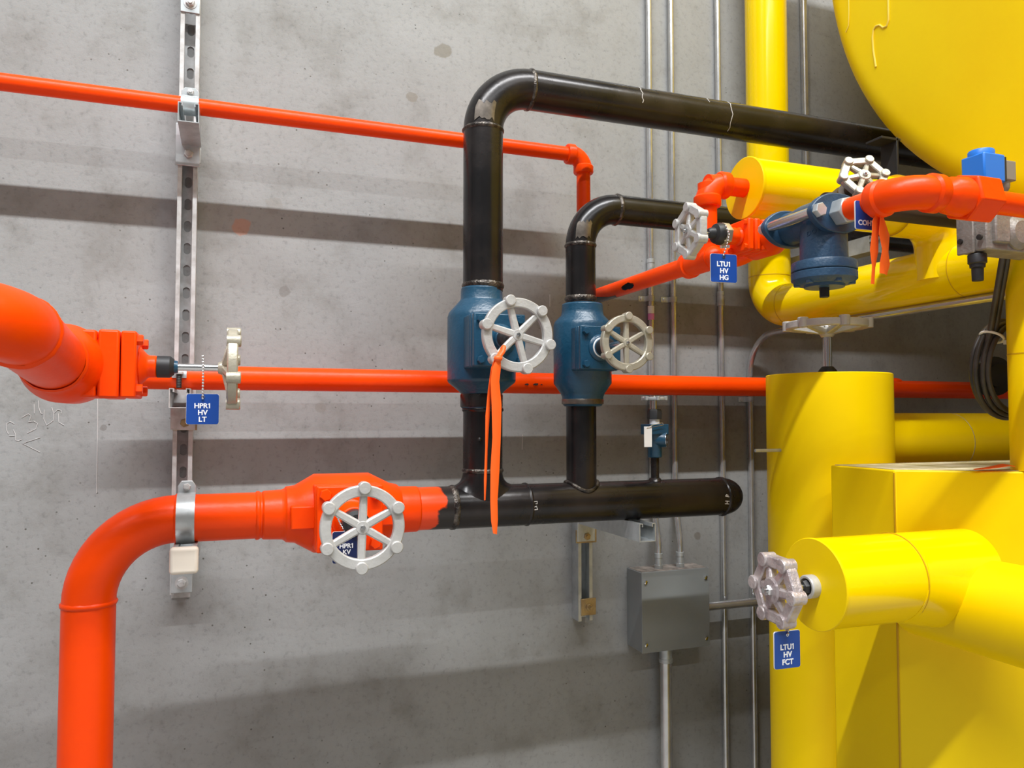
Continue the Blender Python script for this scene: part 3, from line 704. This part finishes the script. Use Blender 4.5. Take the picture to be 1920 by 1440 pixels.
pipe_clamp('small shiny clamp on the level orange pipe beside the edge-on handwheel', pt(xS - .004, MO, zM), RM, .030, .014, M['galv'], bolt=False, a1=-5)
root = thing('threaded_bolt', 'dark threaded bolt hanging below the small clamp on the level orange pipe', 'bolt', pt(xS - .004, .147, zM - RM))
mb = MB(); mb.lathe(pt(xS - .004, .1505, zM + .004), (0, 0, -1), [(k * .0018, .0052 + (.0008 if k % 2 else 0)) for k in range(17)], 14); mb.build('shank', M['dark'], root)
mb = MB(); hexbolt(mb, pt(xS - .004, .1505, zM + .006), (0, 0, 1), .0095, .006); mb.build('head', M['galvdull'], root)

# right hand short strut and the arm under the header
xR = xat(1097, 1090, .041); zR0 = zat(1095, 1160, .02); zR1 = zH - RH + .03
root = thing('strut_channel', 'short upright steel strut on the wall left of the gray box', 'strut', pt(xR, 0, zR0))
mb, th = strut(pt(xR, .0015, zR0), (0, 0, 1), (0, -1, 0), zR1 - zR0); mb.build('channel', M['galv'], root, solid=.0024, sharp=60)
arm('strut arm under the black header with its open square end showing', xR, zH - RH, .385, M['galv'])
washer_plate('yellow zinc square washer with bolt at the foot of the short strut', at(1102, 1137, .041), .045, .046, M['gold'], stud=.014)
washer_plate('yellow zinc plate at the top of the short strut under the header', at(1098, 1005, .041), .062, .036, M['gold'])
# arm under the second black pipe, behind the orange streamer
root = arm('gray strut arm under the lower black pipe, behind the strainer and the orange streamer', 1.60, zT2 - R3, .42, M['galv'])

# ================================================================== conduits and junction box
def conduit(label, path, r=.0091, couple=(), group=None):
    root = thing('conduit', label, 'conduit', path[-1], group)
    MB().tube(path, r, 18).build('tube', M['emt'], root)
    for p, a in couple:
        MB().lathe(V(p) - V(a).normalized() * .022, a, [(0, r), (.001, r + .003), (.012, r + .003), (.0125, r + .0018), (.032, r + .0018), (.0325, r + .003), (.044, r + .003), (.045, r)], 20).build('coupling', M['galv'], root)
    return root
CO = .012
cx1, cx2, cx3, cx4 = xat(1220, 500, CO), xat(1262, 500, CO), xat(1353, 700, CO), xat(1410, 1000, CO)
BO = .046
zb1 = zat(1260, 1062, BO)
c1 = conduit('leftmost thin steel conduit running down the wall into the gray box', fillet([pt(cx1, CO, 7.15), pt(cx1, CO, zat(1230, 930, CO)), pt(xat(1235, 1020, BO), BO, zat(1235, 1015, BO)), pt(xat(1235, 1060, BO), BO, zb1)], .12, 6),
    couple=[(pt(xat(1235, 1056, BO), BO, zb1 + .018), (0, 0, 1)), (pt(cx1, CO, zat(1221, 500, CO)), (0, 0, 1))])
mb = MB(); zl = zat(1222, 600, CO); mb.lathe(pt(cx1, CO, zl), (0, 0, 1), [(0, .0096), (.018, .0096)], 18); mb.build('pink_sticker', M['pinklabel'], c1)
mb = MB(); mb.lathe(pt(cx1, CO, zl + .019), (0, 0, 1), [(0, .0096), (.022, .0096)], 18); mb.build('white_sticker', M['white'], c1)
conduit('second thin steel conduit running down the wall into the gray box', fillet([pt(cx2, CO, 7.15), pt(cx2, CO, zat(1270, 930, CO)), pt(xat(1275, 1020, BO), BO, zat(1275, 1015, BO)), pt(xat(1275, 1060, BO), BO, zb1)], .12, 6),
    couple=[(pt(xat(1275, 1056, BO), BO, zb1 + .018), (0, 0, 1))])
conduit('thin steel conduit running floor to top just right of the gray box', [pt(cx3, CO, 7.15), pt(cx3, CO, 0)], couple=[(pt(cx3, CO, zat(1350, 560, CO)), (0, 0, 1))])
zB = zat(1455, 622, .13)
conduit('steel conduit rising beside the yellow column, then bending out under the yellow pipe', fillet([pt(cx4, .87, zB), pt(cx4, CO, zB), pt(cx4, CO, 0)], .12, 10))
conduit('steel conduit glimpsed between the upright yellow pipe and the tank', [pt(xat(1511, 294, CO), CO, 7.15), pt(xat(1511, 294, CO), CO, 1.95)], r=.0115)

bx0, bx1 = 1.079, 1.298; bz1 = zb1 - .002; bz0 = zat(1203, 1226, .087); bd = .086
root = thing('junction_box', 'gray metal junction box with a screwed cover on the wall', 'box', pt((bx0 + bx1) / 2, bd / 2, bz0))
MB().box(pt((bx0 + bx1) / 2, bd / 2 - .001, (bz0 + bz1) / 2), (bx1 - bx0 - .002, bd - .002, bz1 - bz0 - .002)).build('body', M['boxgray'], root, bevel=.002)
MB().box(pt((bx0 + bx1) / 2, bd, (bz0 + bz1) / 2), (bx1 - bx0, .003, bz1 - bz0)).build('cover', M['boxgray'], root, bevel=.001)
MB().box(pt((bx0 + bx1) / 2, bd / 2, bz1 - .0005), (bx1 - bx0 - .006, bd - .008, .001)).build('dirty_top', M['dirt'], root)
for i in (0, 1):
    for j in (0, 1):
        mb = MB(); mb.lathe(pt(bx0 + .012 + i * (bx1 - bx0 - .024), bd + .0015, bz0 + .022 + j * (bz1 - bz0 - .05)), (0, -1, 0), [(0, .0055), (.003, .005), (.004, .003)], 14)
        mb.lathe(pt(bx0 + .012 + i * (bx1 - bx0 - .024), bd + .0015, bz0 + .026 + j * (bz1 - bz0 - .05)), (0, -1, 0), [(0, .003), (.006, .0025)], 10); mb.build('screw', M['steel'], root)
zc_ = zat(1380, 1132, BO)
conduit('horizontal steel conduit leaving the right side of the gray box', [pt(bx1 + .0005, BO, zc_), pt(2.3, BO, zc_)], r=.0125)
xq = xat(1249, 1320, BO)
conduit('thicker steel conduit dropping from the bottom of the gray box', [pt(xq, BO, bz0 - .001), pt(xq, BO, 0)], r=.0165, couple=[(pt(xq, BO, bz0 - .024), (0, 0, 1))])
def strap(label, x, z):
    root = thing('conduit_strap', label, 'strap', pt(x, 0, z - .008), 'conduit straps')
    mb = MB(); P = []; r = .0105
    for k in range(13):
        t = math.pi * k / 12; P.append(pt(x - math.cos(t) * r, CO + math.sin(t) * r, z))
    P = [pt(x - .036, .0016, z), pt(x - .0125, .0016, z)] + P + [pt(x + r, .0016, z)]
    mb.add([p + V((0, 0, q)) for p in P for q in (-.008, .008)], [[2 * k, 2 * k + 1, 2 * k + 3, 2 * k + 2] for k in range(len(P) - 1)])
    mb.build('strap', M['galv'], root, solid=.002)
    mb = MB(); mb.lathe(pt(x - .026, .0025, z), (0, -1, 0), [(0, .006), (.003, .0055), (.004, .003)], 12); mb.build('screw', M['galv'], root)
strap('one-hole strap on the leftmost conduit just left of the pink sticker', cx1, zat(1220, 560, CO))
strap('one-hole strap on the second conduit right of the tan handwheel', cx2, zat(1262, 562, CO))
strap('one-hole strap on the conduit beside the yellow column, below the orange pipe', cx4, zat(1404, 749, CO))

# ================================================================== yellow insulated pipes
YR = .061
def seam(root, c, a, r, m=None): return MB().lathe(V(c) - V(a).normalized() * .0012, a, [(0, r - .001), (.0002, r + .0006), (.0022, r + .0006), (.0024, r - .001)], 48, cap=False).build('seam', m or M['yseam'], root)
xY = 1.513; zY = zat(1850, 497, .81)
root = thing('insulated_pipe', 'yellow pipe dropping along the wall, then bending out into the room behind the strainer', 'pipe', pt(xY, .1, zY))
MB().tube(fillet([pt(xY, .1, 7.15), pt(xY, .1, zY), pt(xY, .88, zY)], .09, 14), YR, 48).build('jacket', M['yellow'], root)
seam(root, pt(xY, .1, zY + .095), (0, 0, 1), YR); seam(root, pt(xY, .195, zY), (0, -1, 0), YR); seam(root, pt(xY, .76, zY), (0, -1, 0), YR)
root = thing('insulated_pipe', 'yellow pipe with a flat capped left end that the orange elbow enters', 'pipe', pt(xStub, yT, zStub - YR))
MB().tube(fillet([pt(xStub + .002, yT, zStub), pt(xY, yT, zStub), pt(xY, yT, zY + .05)], .075, 14), YR, 48).build('jacket', M['yellow'], root)
MB().lathe(pt(xStub, yT, zStub), (-1, 0, 0), [(-.006, YR), (-.004, YR + .0012), (0, YR + .0012), (.001, YR)], 48).build('end_disc', M['yellowmatte'], root)
MB().tube(fillet([pt(xY - .16, yT, zStub), pt(xY, yT, zStub), pt(xY, yT, zStub - .155)], .082, 14), YR + .005, 48).build('elbow_cover', M['yellow'], root)
MB().lathe(pt(xY, yT, zY + .052), (0, 0, 1), [(-.02, .064), (0, .0655), (.02, .0655), (.03, YR)], 48).build('tee_collar', M['yellow'], root)
for a, b_ in ((xY - .16, 0),): seam(root, pt(a, yT, zStub), (1, 0, 0), YR + .005)

# yellow tank: a great horizontal vessel whose end faces left
X0, ty, tz, TR = 1.60, .7693, 2.943, .9748
root = thing('tank', 'huge yellow tank with a round end filling the upper right corner', 'tank', (2.6, ty, tz - TR))
kn = .07; prof = [(-.055, .0)]
for k in range(1, 13): r = (TR - kn) * k / 12; prof.append((-.055 + .030 * (r / (TR - kn)) ** 2, r))
for k in range(1, 9): t = math.pi / 2 * k / 8; prof.append((-.025 + kn * (1 - math.cos(t)) * .9, TR - kn + kn * math.sin(t)))
prof += [(.5, TR), (3.0, TR)]
MB().lathe((X0, ty, tz), (1, 0, 0), prof, 128).build('shell', M['yellowmatte'], root, sharp=60)
def onhead(y, z):
    r = math.hypot(y - ty, z - tz); x = -.055 + .030 * min(1, (r / (TR - kn))) ** 2
    if r > TR - kn: s_ = min(1, (r - TR + kn) / kn); x = -.025 + kn * (1 - math.sqrt(1 - s_ * s_)) * .9
    return V((X0 + x - .0012, y, z))
def headpx(px, py):
    d = CM @ V(((px - 960) / F, -(py - 720) / F, -1)); q = V((0, 0, 1.6)) + d * ((X0 - .03) / d.x); return onhead(q.y, q.z)
mb = MB()
for ln, q in (([(1668, -6), (1668, 20), (1668, 38), (1664, 49), (1657, 52), (1650, 47), (1643, 49), (1638, 56), (1636, 70), (1637, 95), (1641, 125)], .0026), ([(1590, -6), (1590, 25), (1589, 48), (1583, 60)], .0014)):
    mb.tube([headpx(*p) for p in ln], q, 8)
m_pale = simple('pale_yellow', (.95, .70, .12), .3)
mb.build('pale_lines', m_pale, root)  # pale yellow lines drawn down the tank end
# steel support bracket in the gloom behind the tank
root = thing('support_bracket', 'dark steel angle bracket behind the small handwheel beneath the tank', 'bracket', at(1665, 300, .55))
p = at(1668, 290, .55)
MB().box(p + V((0, 0, -.02)), (.006, .05, .11)).box(p + V((-.02, 0, .03)), (.06, .05, .006)).build('angle', M['dark'], root, bevel=.001)

# yellow column with an insulated valve
xC, yC, rC = 1.362, .5, .1435
zC = zat(1553, 703, .5)
root = thing('insulated_column', 'wide upright yellow insulated column with a handwheel on top', 'column', pt(xC, yC, 0))
MB().lathe(pt(xC, yC, 0), (0, 0, 1), [(0, rC), (zC - .002, rC), (zC, rC - .002)], 64).build('jacket', M['yellowmatte'], root)
MB().lathe(pt(xC, yC, zC), (0, 0, 1), [(0, .034), (.003, .034), (.004, .024), (.012, .02), (.02, .013)], 28).build('stem_gland', M['dark'], root)
mb = MB(); a = at(1416, 845, yC); mb.lathe(a, (1, 0, 0), [(k * .003, .0036 + .0005 * (k % 2)) for k in range(32)], 10); mb.build('stud', M['galv'], root)
zWC = zat(1543, 603, .5)
MB().cyl(pt(xC, yC, zC), pt(xC, yC, zWC - .015), .0105, 18).build('stem', M['steel'], root)
handwheel(root, pt(xC, yC, zWC), (0, 0, 1), .086, .009, .018, .0125, .005, .024, .017, M['cast'], ang=.22, spw=.008)
root = thing('insulated_pipe', 'level yellow pipe leaving the column to the right above the box top', 'pipe', pt(2.0, yC, zat(1800, 830, .5) - .075))
zP = zat(1800, 828, .5)
MB().tube([pt(xC + .11, yC, zP), pt(3.4, yC, zP)], .074, 48).build('jacket', M['yellowmatte'], root)
seam(root, pt(xat(1780, 830, .5), yC, zP), (1, 0, 0), .074, M['dust'])

# big angled insulated box
zBx = 1.6 - .1010
P2 = [(1.200, 1.318), (1.200, 1.15), (1.86, .745), (2.4, .745), (2.4, 1.318)]
root = thing('insulated_vessel', 'big yellow insulated box with a flat dusty top at the right edge', 'vessel', (1.7, 1.1, 0))
MB().prism([V((x, y, 0)) for x, y in P2], (0, 0, 1), zBx).build('jacket', M['yellowmatte'], root, bevel=.003)
MB().prism([V((x + .006 * (1 if x < 1.5 else -1), y - (.006 if y > 1.2 else -.008), zBx)) for x, y in P2], (0, 0, 1), .0015).build('dusty_top', M['dust'], root)
mb = MB(); mb.box((1.1995, 1.1505, zBx / 2), (.0028, .0028, zBx - .01)); mb.build('corner_seam', M['yseam'], root)

# capped yellow riser on the box top
xF, yF, rF = 1.447, 1.03, .058
zF = zat(1905, 468, WALL - yF)
root = thing('insulated_riser', 'upright yellow pipe stub standing on the yellow box at the right edge', 'pipe', (xF, yF, zBx))
MB().lathe((xF, yF, zBx + .001), (0, 0, 1), [(0, rF), (zF - zBx - .006, rF), (zF - zBx, rF - .006)], 48).build('jacket', M['yellowmatte'], root)
seam(root, (xF, yF, zat(1897, 661, WALL - yF)), (0, 0, 1), rF)
root = thing('ribbon', 'scrap of orange ribbon lying on the dusty yellow box top', 'ribbon', at(1870, 875, .95) + V((0, 0, -.0)))
q = V((xat(1870, 874, WALL - 1.06), 1.06, zBx + .004))
mb = MB(); pts = [q + V((-.045, .012, 0)), q + V((-.02, .006, .002)), q + V((.0, 0, .005)), q + V((.018, -.004, .008)), q + V((.03, -.008, .006))]
ribbon_mb(mb, pts, [.004, .012, .018, .02, .012], (.3, .95, .1)); o = mb.build('strip', M['ribbon'], root, solid=.0012)

# lower branch with its aged handwheel
yB = 1.06; xB = .925; zBr = zat(1519, 1096, WALL - yB); rB = .0755
xRn, rRn = 1.252, .083
zRn = zat(1900, 1155, WALL - 1.252 / math.tan(math.radians(20) + math.atan(940 / F)))
root = thing('insulated_pipe', 'fat glossy yellow pipe tee at lower right with a flat disc end', 'pipe', (xB, yB, zBr - rB))
MB().tube([V((xB + .002, yB, zBr)), V((xRn + .02, yB, zBr))], rB, 56).build('branch_jacket', M['yellow'], root)
MB().lathe((xB, yB, zBr), (-1, 0, 0), [(-.004, rB), (-.003, rB + .0012), (0, rB + .0012), (.001, rB)], 56).build('end_disc', M['yellowmatte'], root)
MB().tube([V((xRn, 1.14, zRn)), V((xRn, .05, zRn))], rRn, 56).build('run_jacket', M['yellowmatte'], root)
MB().tube([V((xRn - .155, yB, zBr)), V((xRn, yB, (zBr + zRn) / 2))], [rB + .001, rB + .004], 56).build('tee_cover', M['yellow'], root)
seam(root, (xRn - .155, yB, zBr), (1, 0, 0), rB + .001); seam(root, (xRn, .80, zRn), (0, 1, 0), rRn)
zwF = zat(1515, 1100, .94)
root = thing('insulated_valve', 'aged silver handwheel on a stem poking from the lower yellow disc end', 'valve', (xB, yB, zwF - .02))
MB().ring((xB - .001, yB, zwF), (-1, 0, 0), [(.013, -.01), (.0195, -.01), (.0195, .014), (.0175, .016), (.0145, .016), (.013, .014)], 28).build('collar', M['galvdull'], root)
mb = MB(); hexbolt(mb, (xB, yB, zwF), (-1, 0, 0), .0122, .024); mb.build('packing_nut', M['rubber'], root)
xw = xat(1452, 1105, .94)
MB().cyl((xB - .02, yB, zwF), (xw + .006, yB, zwF), .006, 14).build('stem', M['steel'], root)
handwheel(root, (xw - .004, yB, zwF), V((-1, .06, .0)), .0465, .0098, .019, .0118, .005, .004, .0215, M['castpink'], ang=-.05, scal=.0020, spw=.0085)
tc_ = at(1476, 1218, .955)
valve_tag('blue LTU1 HV FCT tag hanging under the aged silver handwheel', tc_, .050, .060, ['LTU1', 'HV', 'FCT'], [(xw + .012, yB - .012, zwF - .062), tc_ + V((.004, -.0005, .042)), tc_ + V((0, -.002, .024))], M['tag'], .0122, right=(1, -.03, 0), dy=-.13)

# ================================================================== strainer train in front of the tank
xG = .960; zG = 1.945
Xg = lambda px: xat(px, 437, .78)
root = thing('globe_valve', 'orange valve with silver handwheel ahead of the slate blue strainer', 'valve', (xG, 1.22, zG - .035))
bolted_valve(root, (xG, 1.22, zG - .002), (0, -1, 0), (-1, 0, 0), [.06, (-.008, .019), (.01, .022), (.03, .035), (.085, .035), (.115, .023), (.14, .020)], .031,
    xG - Xg(1410), xG - Xg(1397), xG - Xg(1385), M['orange'], .0165, xG - Xg(1362), xG - Xg(1358), .0165, xG - Xg(1292), r_stem=.0045, bolt=.0055, rib=False)
mb = MB(); hexbolt(mb, (Xg(1364), 1.22, zG), (-1, 0, 0), .0215, .020, ph=.2); mb.build('packing_nut', M['brass'], root, bevel=.0015)
mb = MB(); mb.lathe((Xg(1352), 1.22, zG), (-1, 0, 0), [(0, .0205), (.006, .0208), (.014, .018), (.017, .011), (.026, .010), (.03, .007)], 24); mb.build('stem_boot', M['rubber'], root)
mb = MB(); mb.tube(fillet([pt(xD, yT, zD), pt(xG - .005, yT + .01, zD + .008), (xG, 1.235, zG - .004)], .03, 6), .0195, 24); mb.build('inlet_neck', M['orange'], root)
handwheel(root, (Xg(1288), 1.22, zG), V((-1, .03, .02)), .0400, .0080, .015, .0092, .004, .006, .0145, M['cast'], ang=1.57, scal=.0016, spw=.0058)
tg = at(1357, 503, .80)
valve_tag('blue LTU1 HV HG tag hanging by a bead chain under the orange valve', tg, .054, .053, ['LTU1', 'HV', 'HG'], [at(1361, 424, .805), at(1367, 440, .806), at(1362, 462, .805), at(1356, 480, .8022)], M['tag'], .0128, right=(1, -.10, 0), dy=-.10)

root = thing('strainer', 'slate blue strainer with a bolted round lid hanging below its body', 'strainer', (xG, 1.10, 1.82))
y_i, y_o = 1.150, 1.030; xk, yk_ = xG + .002, 1.064
gm = M['grayblue']
mb = MB(); mb.lathe((xG, y_i, zG), (0, -1, 0), [(0, .031), (.02, .028), (.05, .033), (.12, .033), (y_i - y_o, .031)], 32); mb.build('barrel', gm, root)
def oval(y, nm):
    P = []
    for k in range(40):
        t = 2 * math.pi * k / 40; P.append(V((xG + math.copysign(abs(math.cos(t)) ** .8, math.cos(t)) * .058, y, zG + math.sin(t) * (.034 - .010 * abs(math.cos(t)) ** 2))))
    return MB().prism(P, (0, -1, 0), .013).build(nm, gm, root, bevel=.002)
oval(y_i + .0065, 'oval_flange'); oval(y_o + .0065, 'oval_flange')
for sx in (-1, 1):
    MB().cyl((xG + sx * .045, y_i - .006, zG), (xG + sx * .045, y_o + .006, zG), .0095, 20).build('tie_bolt', M['steel'], root)
    mb = MB(); hexbolt(mb, (xG + sx * .045, y_o - .006, zG), (0, -1, 0), .0125, .010); mb.build('bolt_head', M['galv'], root)
    mb = MB(); hexbolt(mb, (xG + sx * .045, y_i + .006, zG), (0, 1, 0), .0125, .010, stud=.006); mb.build('bolt_nut', M['galv'], root)
mb = MB(); mb.lathe((xG, y_o - .006, zG), (0, -1, 0), [(0, .0235), (.024, .0235), (.026, .021)], 6, ph=.2); mb.build('hex_coupling', M['galv'], root, bevel=.0015)
zK = 1.863
mb = MB(); mb.lathe((xk, yk_, zK), (0, 0, 1), [(0, .040), (.06, .0385), (.075, .036), (.085, .028)], 40); mb.build('basket_body', gm, root)
mb = MB(); mb.lathe((xk, yk_, zK + .002), (0, 0, -1), [(-.006, .041), (-.003, .0525), (.0, .054), (.012, .054), (.0135, .0525)], 48); mb.build('body_flange', gm, root)
mb = MB(); mb.lathe((xk, yk_, zK - .0125), (0, 0, -1), [(0, .0525), (.0015, .054), (.013, .054), (.020, .047), (.022, .034), (.026, .033)], 48); mb.build('lid', gm, root)
for k in range(6):
    t = .3 + 2 * math.pi * k / 6; mb = MB(); hexbolt(mb, (xk + math.cos(t) * .044, yk_ + math.sin(t) * .044, zK - .027), (0, 0, -1), .0068, .008, ph=t); mb.build('lid_bolt', gm, root)
mb = MB(); mb.lathe((xk, yk_, zK - .0375), (0, 0, -1), [(0, .0085), (.017, .0085), (.018, .0075)], 6); mb.build('drain_plug', M['dark'], root)
# raised arrow and worn cast characters on the side that looks left
def cyl_text(txt, size, ang, z, tilt=0.0):
    d = V((math.sin(ang), -math.cos(ang), 0)); rt = V((math.cos(ang), math.sin(ang), 0))
    mb = text_mb(txt, size, V((xk, yk_, z)), rt, (0, 0, 1), .0004, .01)
    for i, v_ in enumerate(mb.v):
        q = v_ - V((xk, yk_, 0)); s_ = q.dot(rt); out = q.dot(d); a = ang + s_ / .0385
        mb.v[i] = V((xk + math.sin(a) * (.0392 + out), yk_ - math.cos(a) * (.0392 + out), v_.z + s_ * tilt))
    return mb
cyl_text('DO1764', .0115, -.95, 1.917, .18).build('cast_lettering', gm, root)
cyl_text('1  0', .008, -.85, 1.897, .12).build('cast_lettering', gm, root)
mb = cyl_text('-->', .012, -1.0, 1.934, .2); mb.build('cast_arrow', gm, root)

yP2 = .885
root = thing('orange_pipe', 'orange pipe elbow and hex union passing in front of the tank at right', 'pipe', (xG, yP2, zG))
MB().tube(fillet([(xG, y_o - .03, zG), (xG, yP2, zG), (1.75, yP2, zG - .004)], .04, 10), .0187, 28).build('pipe_run', M['orange'], root)
elbow90(root, (xG, yP2, zG), (0, 1, 0), (1, 0, 0), .0262, .062, M['orange'], Rb=.045)
Xu = lambda px: xat(px, 350, WALL - yP2)
mb = MB(); mb.lathe((Xu(1757), yP2, zG), (1, 0, 0), [(0, .0187), (.012, .0192), (Xu(1778) - Xu(1757), .0285), (Xu(1806) - Xu(1757), .0315)], 32); mb.build('union_tail', M['orange'], root)
mb = MB(); mb.lathe((Xu(1802), yP2, zG), (1, 0, 0), [(0, .036), (.003, .039), (Xu(1846) - Xu(1802), .039), (Xu(1852) - Xu(1802), .031)], 6, ph=.3); mb.build('union_nut', M['orange'], root, bevel=.002)

# outlet valve half hidden behind the orange pipe
root = thing('globe_valve', 'small silver handwheel and dark valve half hidden behind the orange elbow', 'valve', (1.05, 1.1, 1.92))
wc = V((1.022, 1.03, 0)); wc.z = 1.6 + (783 - 318) / F * (1.03 / .79)
dn = V((-.35, -1, .45)).normalized(); bd_ = wc - dn * .078
mb = MB(); mb.lathe(bd_ + V((-.05, 0, -.004)), (1, 0, 0), [(0, .02), (.02, .022), (.035, .034), (.07, .034), (.085, .022), (.11, .02)], 28); mb.lathe(bd_, dn, [(0, .026), (.03, .026), (.034, .018), (.05, .017)], 24); mb.build('body', M['bronze'], root)
MB().cyl(bd_ + dn * .04, wc - dn * .004, .0048, 14).build('stem', M['steel'], root)
handwheel(root, wc, dn, .0335, .0068, .012, .0078, .004, .003, .0115, M['castwarm'], ang=1.15, scal=.0012, spw=.005)
MB().tube([bd_ + V((.05, 0, -.004)), V((1.32, bd_.y, bd_.z - .004))], .0175, 20).build('outlet_pipe', M['bronze'], root)
mb = MB(); hexbolt(mb, bd_ + V((.03, -.02, -.028)), V((.2, -1, -.2)), .010, .012); mb.build('flange_bolt', M['brass'], root)
tq = at(1624, 404, 1.04)
valve_tag('blue tag ending in COHV, mostly hidden behind the orange elbow', tq, .042, .046, ['', '', 'COHV'], [], M['tag'], .0115, right=(1, -.05, 0), dy=-.03)
root = thing('ribbon', 'orange plastic streamer hanging below the orange elbow, beside the strainer', 'ribbon', at(1650, 530, 1.06))
mb = MB(); ribbon_mb(mb, [at(x, y, 1.06) for x, y in ((1648, 398), (1644, 415), (1641, 440), (1639, 470), (1638, 500), (1636, 533))], [.016, .022, .028, .024, .017, .009], [(1, .5, 0), (1, .2, 0), (1, .5, 0), (1, .3, 0), (1, .6, 0), (1, .3, 0)]); mb.build('tail', M['ribbon'], root, solid=.0008)
mb = MB(); ribbon_mb(mb, [at(x, y, 1.063) for x, y in ((1650, 396), (1654, 410), (1658, 440), (1660, 470), (1659, 495), (1656, 514))], [.016, .023, .027, .027, .026, .026], [(1, .3, .1), (1, .6, 0), (1, .2, 0), (1, .5, 0), (1, .2, .1), (1, .4, 0)]); mb.build('tail', M['ribbon'], root, solid=.0008)

# solenoid valve
yS = .975
Xs = lambda px: xat(px, 400, WALL - yS)
Zs = lambda px, py: zat(px, py, WALL - yS)
root = thing('solenoid_valve', 'gray cast solenoid valve with a bright blue coil at the right edge', 'valve', (Xs(1850), yS, Zs(1850, 470)))
zc0, zc1 = Zs(1850, 337), Zs(1850, 284)
xa, xb = Xs(1848), Xs(1888); dy = .046
mb = MB(); mb.box(((xa + xb) / 2, yS + dy / 2, (zc0 + zc1) / 2), (xb - xa, dy, zc1 - zc0)); mb.build('coil', M['coilblue'], root, bevel=.003)
mb = MB(); mb.lathe(((xa + xb) / 2 - .004, yS + dy / 2, zc1 - .002), (0, 0, 1), [(0, .0215), (.010, .0215), (.012, .020)], 32); mb.build('coil_cap', M['coilblue'], root)
mb = MB(); mb.box((xb + .017, yS + dy / 2 - .004, (zc0 + zc1) / 2 + .0), (.030, .030, .036)); mb.lathe((xb + .015, yS + dy / 2 - .004, zc0 + .012), (0, 0, -1), [(0, .013), (.016, .012), (.022, .009)], 20); mb.build('plug', M['plug'], root, bevel=.002)
mb = MB(); mb.box((xb + .002, yS + dy / 2 - .004, (zc0 + zc1) / 2), (.006, .034, .044)); mb.build('gasket', M['rubber'], root)
mb = MB(); mb.cyl(((xa + xb) / 2, yS + dy / 2, zc0 + .004), ((xa + xb) / 2, yS + dy / 2, zG + .02), .010, 20); mb.build('armature_tube', M['steel'], root)
z0, z1 = Zs(1850, 466), zG + .022
mb = MB(); mb.box((Xs(1850) + .075, yS + .028, (z0 + z1) / 2), (.15, .054, z1 - z0)); mb.build('body', M['casting'], root, bevel=.003)
mb = MB(); mb.box((Xs(1850) + .031, yS - .001, (z0 + z1) / 2 + .004), (.036, .012, z1 - z0 - .016)); mb.lathe((Xs(1850) + .075, yS + .004, zG - .016), (0, -1, 0), [(-.02, .036), (.006, .03), (.014, .02)], 24); mb.build('front_boss', M['casting'], root, bevel=.003)
mb = MB(); mb.box((Xs(1850) - .0025, yS + .040, (z0 + z1) / 2), (.006, .034, z1 - z0 + .004)); mb.build('end_plate', M['casting'], root, bevel=.002)
for q in (.010, .048):
    mb = MB(); mb.lathe((Xs(1850) - .004, yS + q, z0 + .022), (-1, 0, 0), [(0, .005), (.0045, .005), (.0048, .002)], 14); mb.build('cap_screw', M['dark'], root)
mb = MB(); mb.lathe((Xs(1850) + .0635, yS - .0, z0 + .035), (0, -1, 0), [(.001, .0035), (.0035, .0035)], 12); mb.build('hole_shade_disc', M['dark'], root)  # small dark disc painted as the shade of a screw hole
xn = Xs(1850) + .012
mb = MB(); mb.lathe((xn, yS + .030, z0 + .004), (0, 0, -1), [(0, .010), (.010, .010)], 20); mb.build('nozzle_fitting', M['bronze'], root)
mb = MB(); mb.lathe((xn, yS + .030, z0 - .003), (0, 0, -1), [(0, .0145), (.002, .0155), (.016, .0155), (.018, .013), (.024, .0125), (.025, .010), (.047, .0095), (.048, .009)], 24); mb.build('nozzle', M['rubber'], root)
mb = MB(); mb.ball((Xs(1917), yS + .02, zG + .028), .018, 14, (1.3, 1, .8)); mb.build('bonnet_dome', M['casting'], root)

# coil of black cable behind the capped riser
yW = 1.115
cw = at(1892, 692, WALL - yW); rx, rz = .072, .092
root = thing('cable_coil', 'hanging coil of black cable at the right edge, behind the capped yellow riser', 'cable', cw - V((0, 0, rz)))
mb = MB()
for i, (e, oy, ph) in enumerate(((0, 0, 0), (.006, .010, .3), (-.005, -.010, .7), (.004, .018, 1.1))):
    P = [cw + V((math.cos(t) * (rx + e), oy + .004 * math.sin(2 * t + ph), math.sin(t) * (rz + e))) for t in [2 * math.pi * k / 48 for k in range(48)]]
    mb.tube(P, .0052, 10, closed=True)
mb.build('loops', M['cable'], root)
top = at(1860, 632, WALL - yW); hang = at(1892, 440, WALL - 1.02)
mb = MB()
for q in (-.007, .006): mb.tube(fillet([cw + V((-rx, .004, .01)), top + V((q, 0, 0)), hang + V((q, 0, 0)), hang + V((q + .005, 0, .03))], .08, 6), .0056, 10)
mb.build('drop', M['cable'], root)
zt_ = thing('cable_tie', 'white cable tie binding the black cable coil', 'tie', top - V((0, 0, .012)))
mb = MB(); mb.tube([top + V((math.cos(t) * .019, math.sin(t) * .021, -.010 * math.cos(t))) for t in [2 * math.pi * k / 24 for k in range(24)]], .0026, 8, closed=True); mb.box(top + V((.012, -.021, -.012)), (.010, .006, .008)); mb.build('band', M['white'], zt_)
# dark machine part seen through the coil
root = thing('dark_flange', 'dark round flange seen through the cable coil', 'flange', at(1880, 745, .30))
c = at(1876, 705, .30)
MB().lathe(c + V((0, .04, 0)), (-.3, -1, 0), [(0, .06), (.03, .06), (.032, .035), (.05, .035), (.055, .02)], 32).build('disc', M['dark'], root)
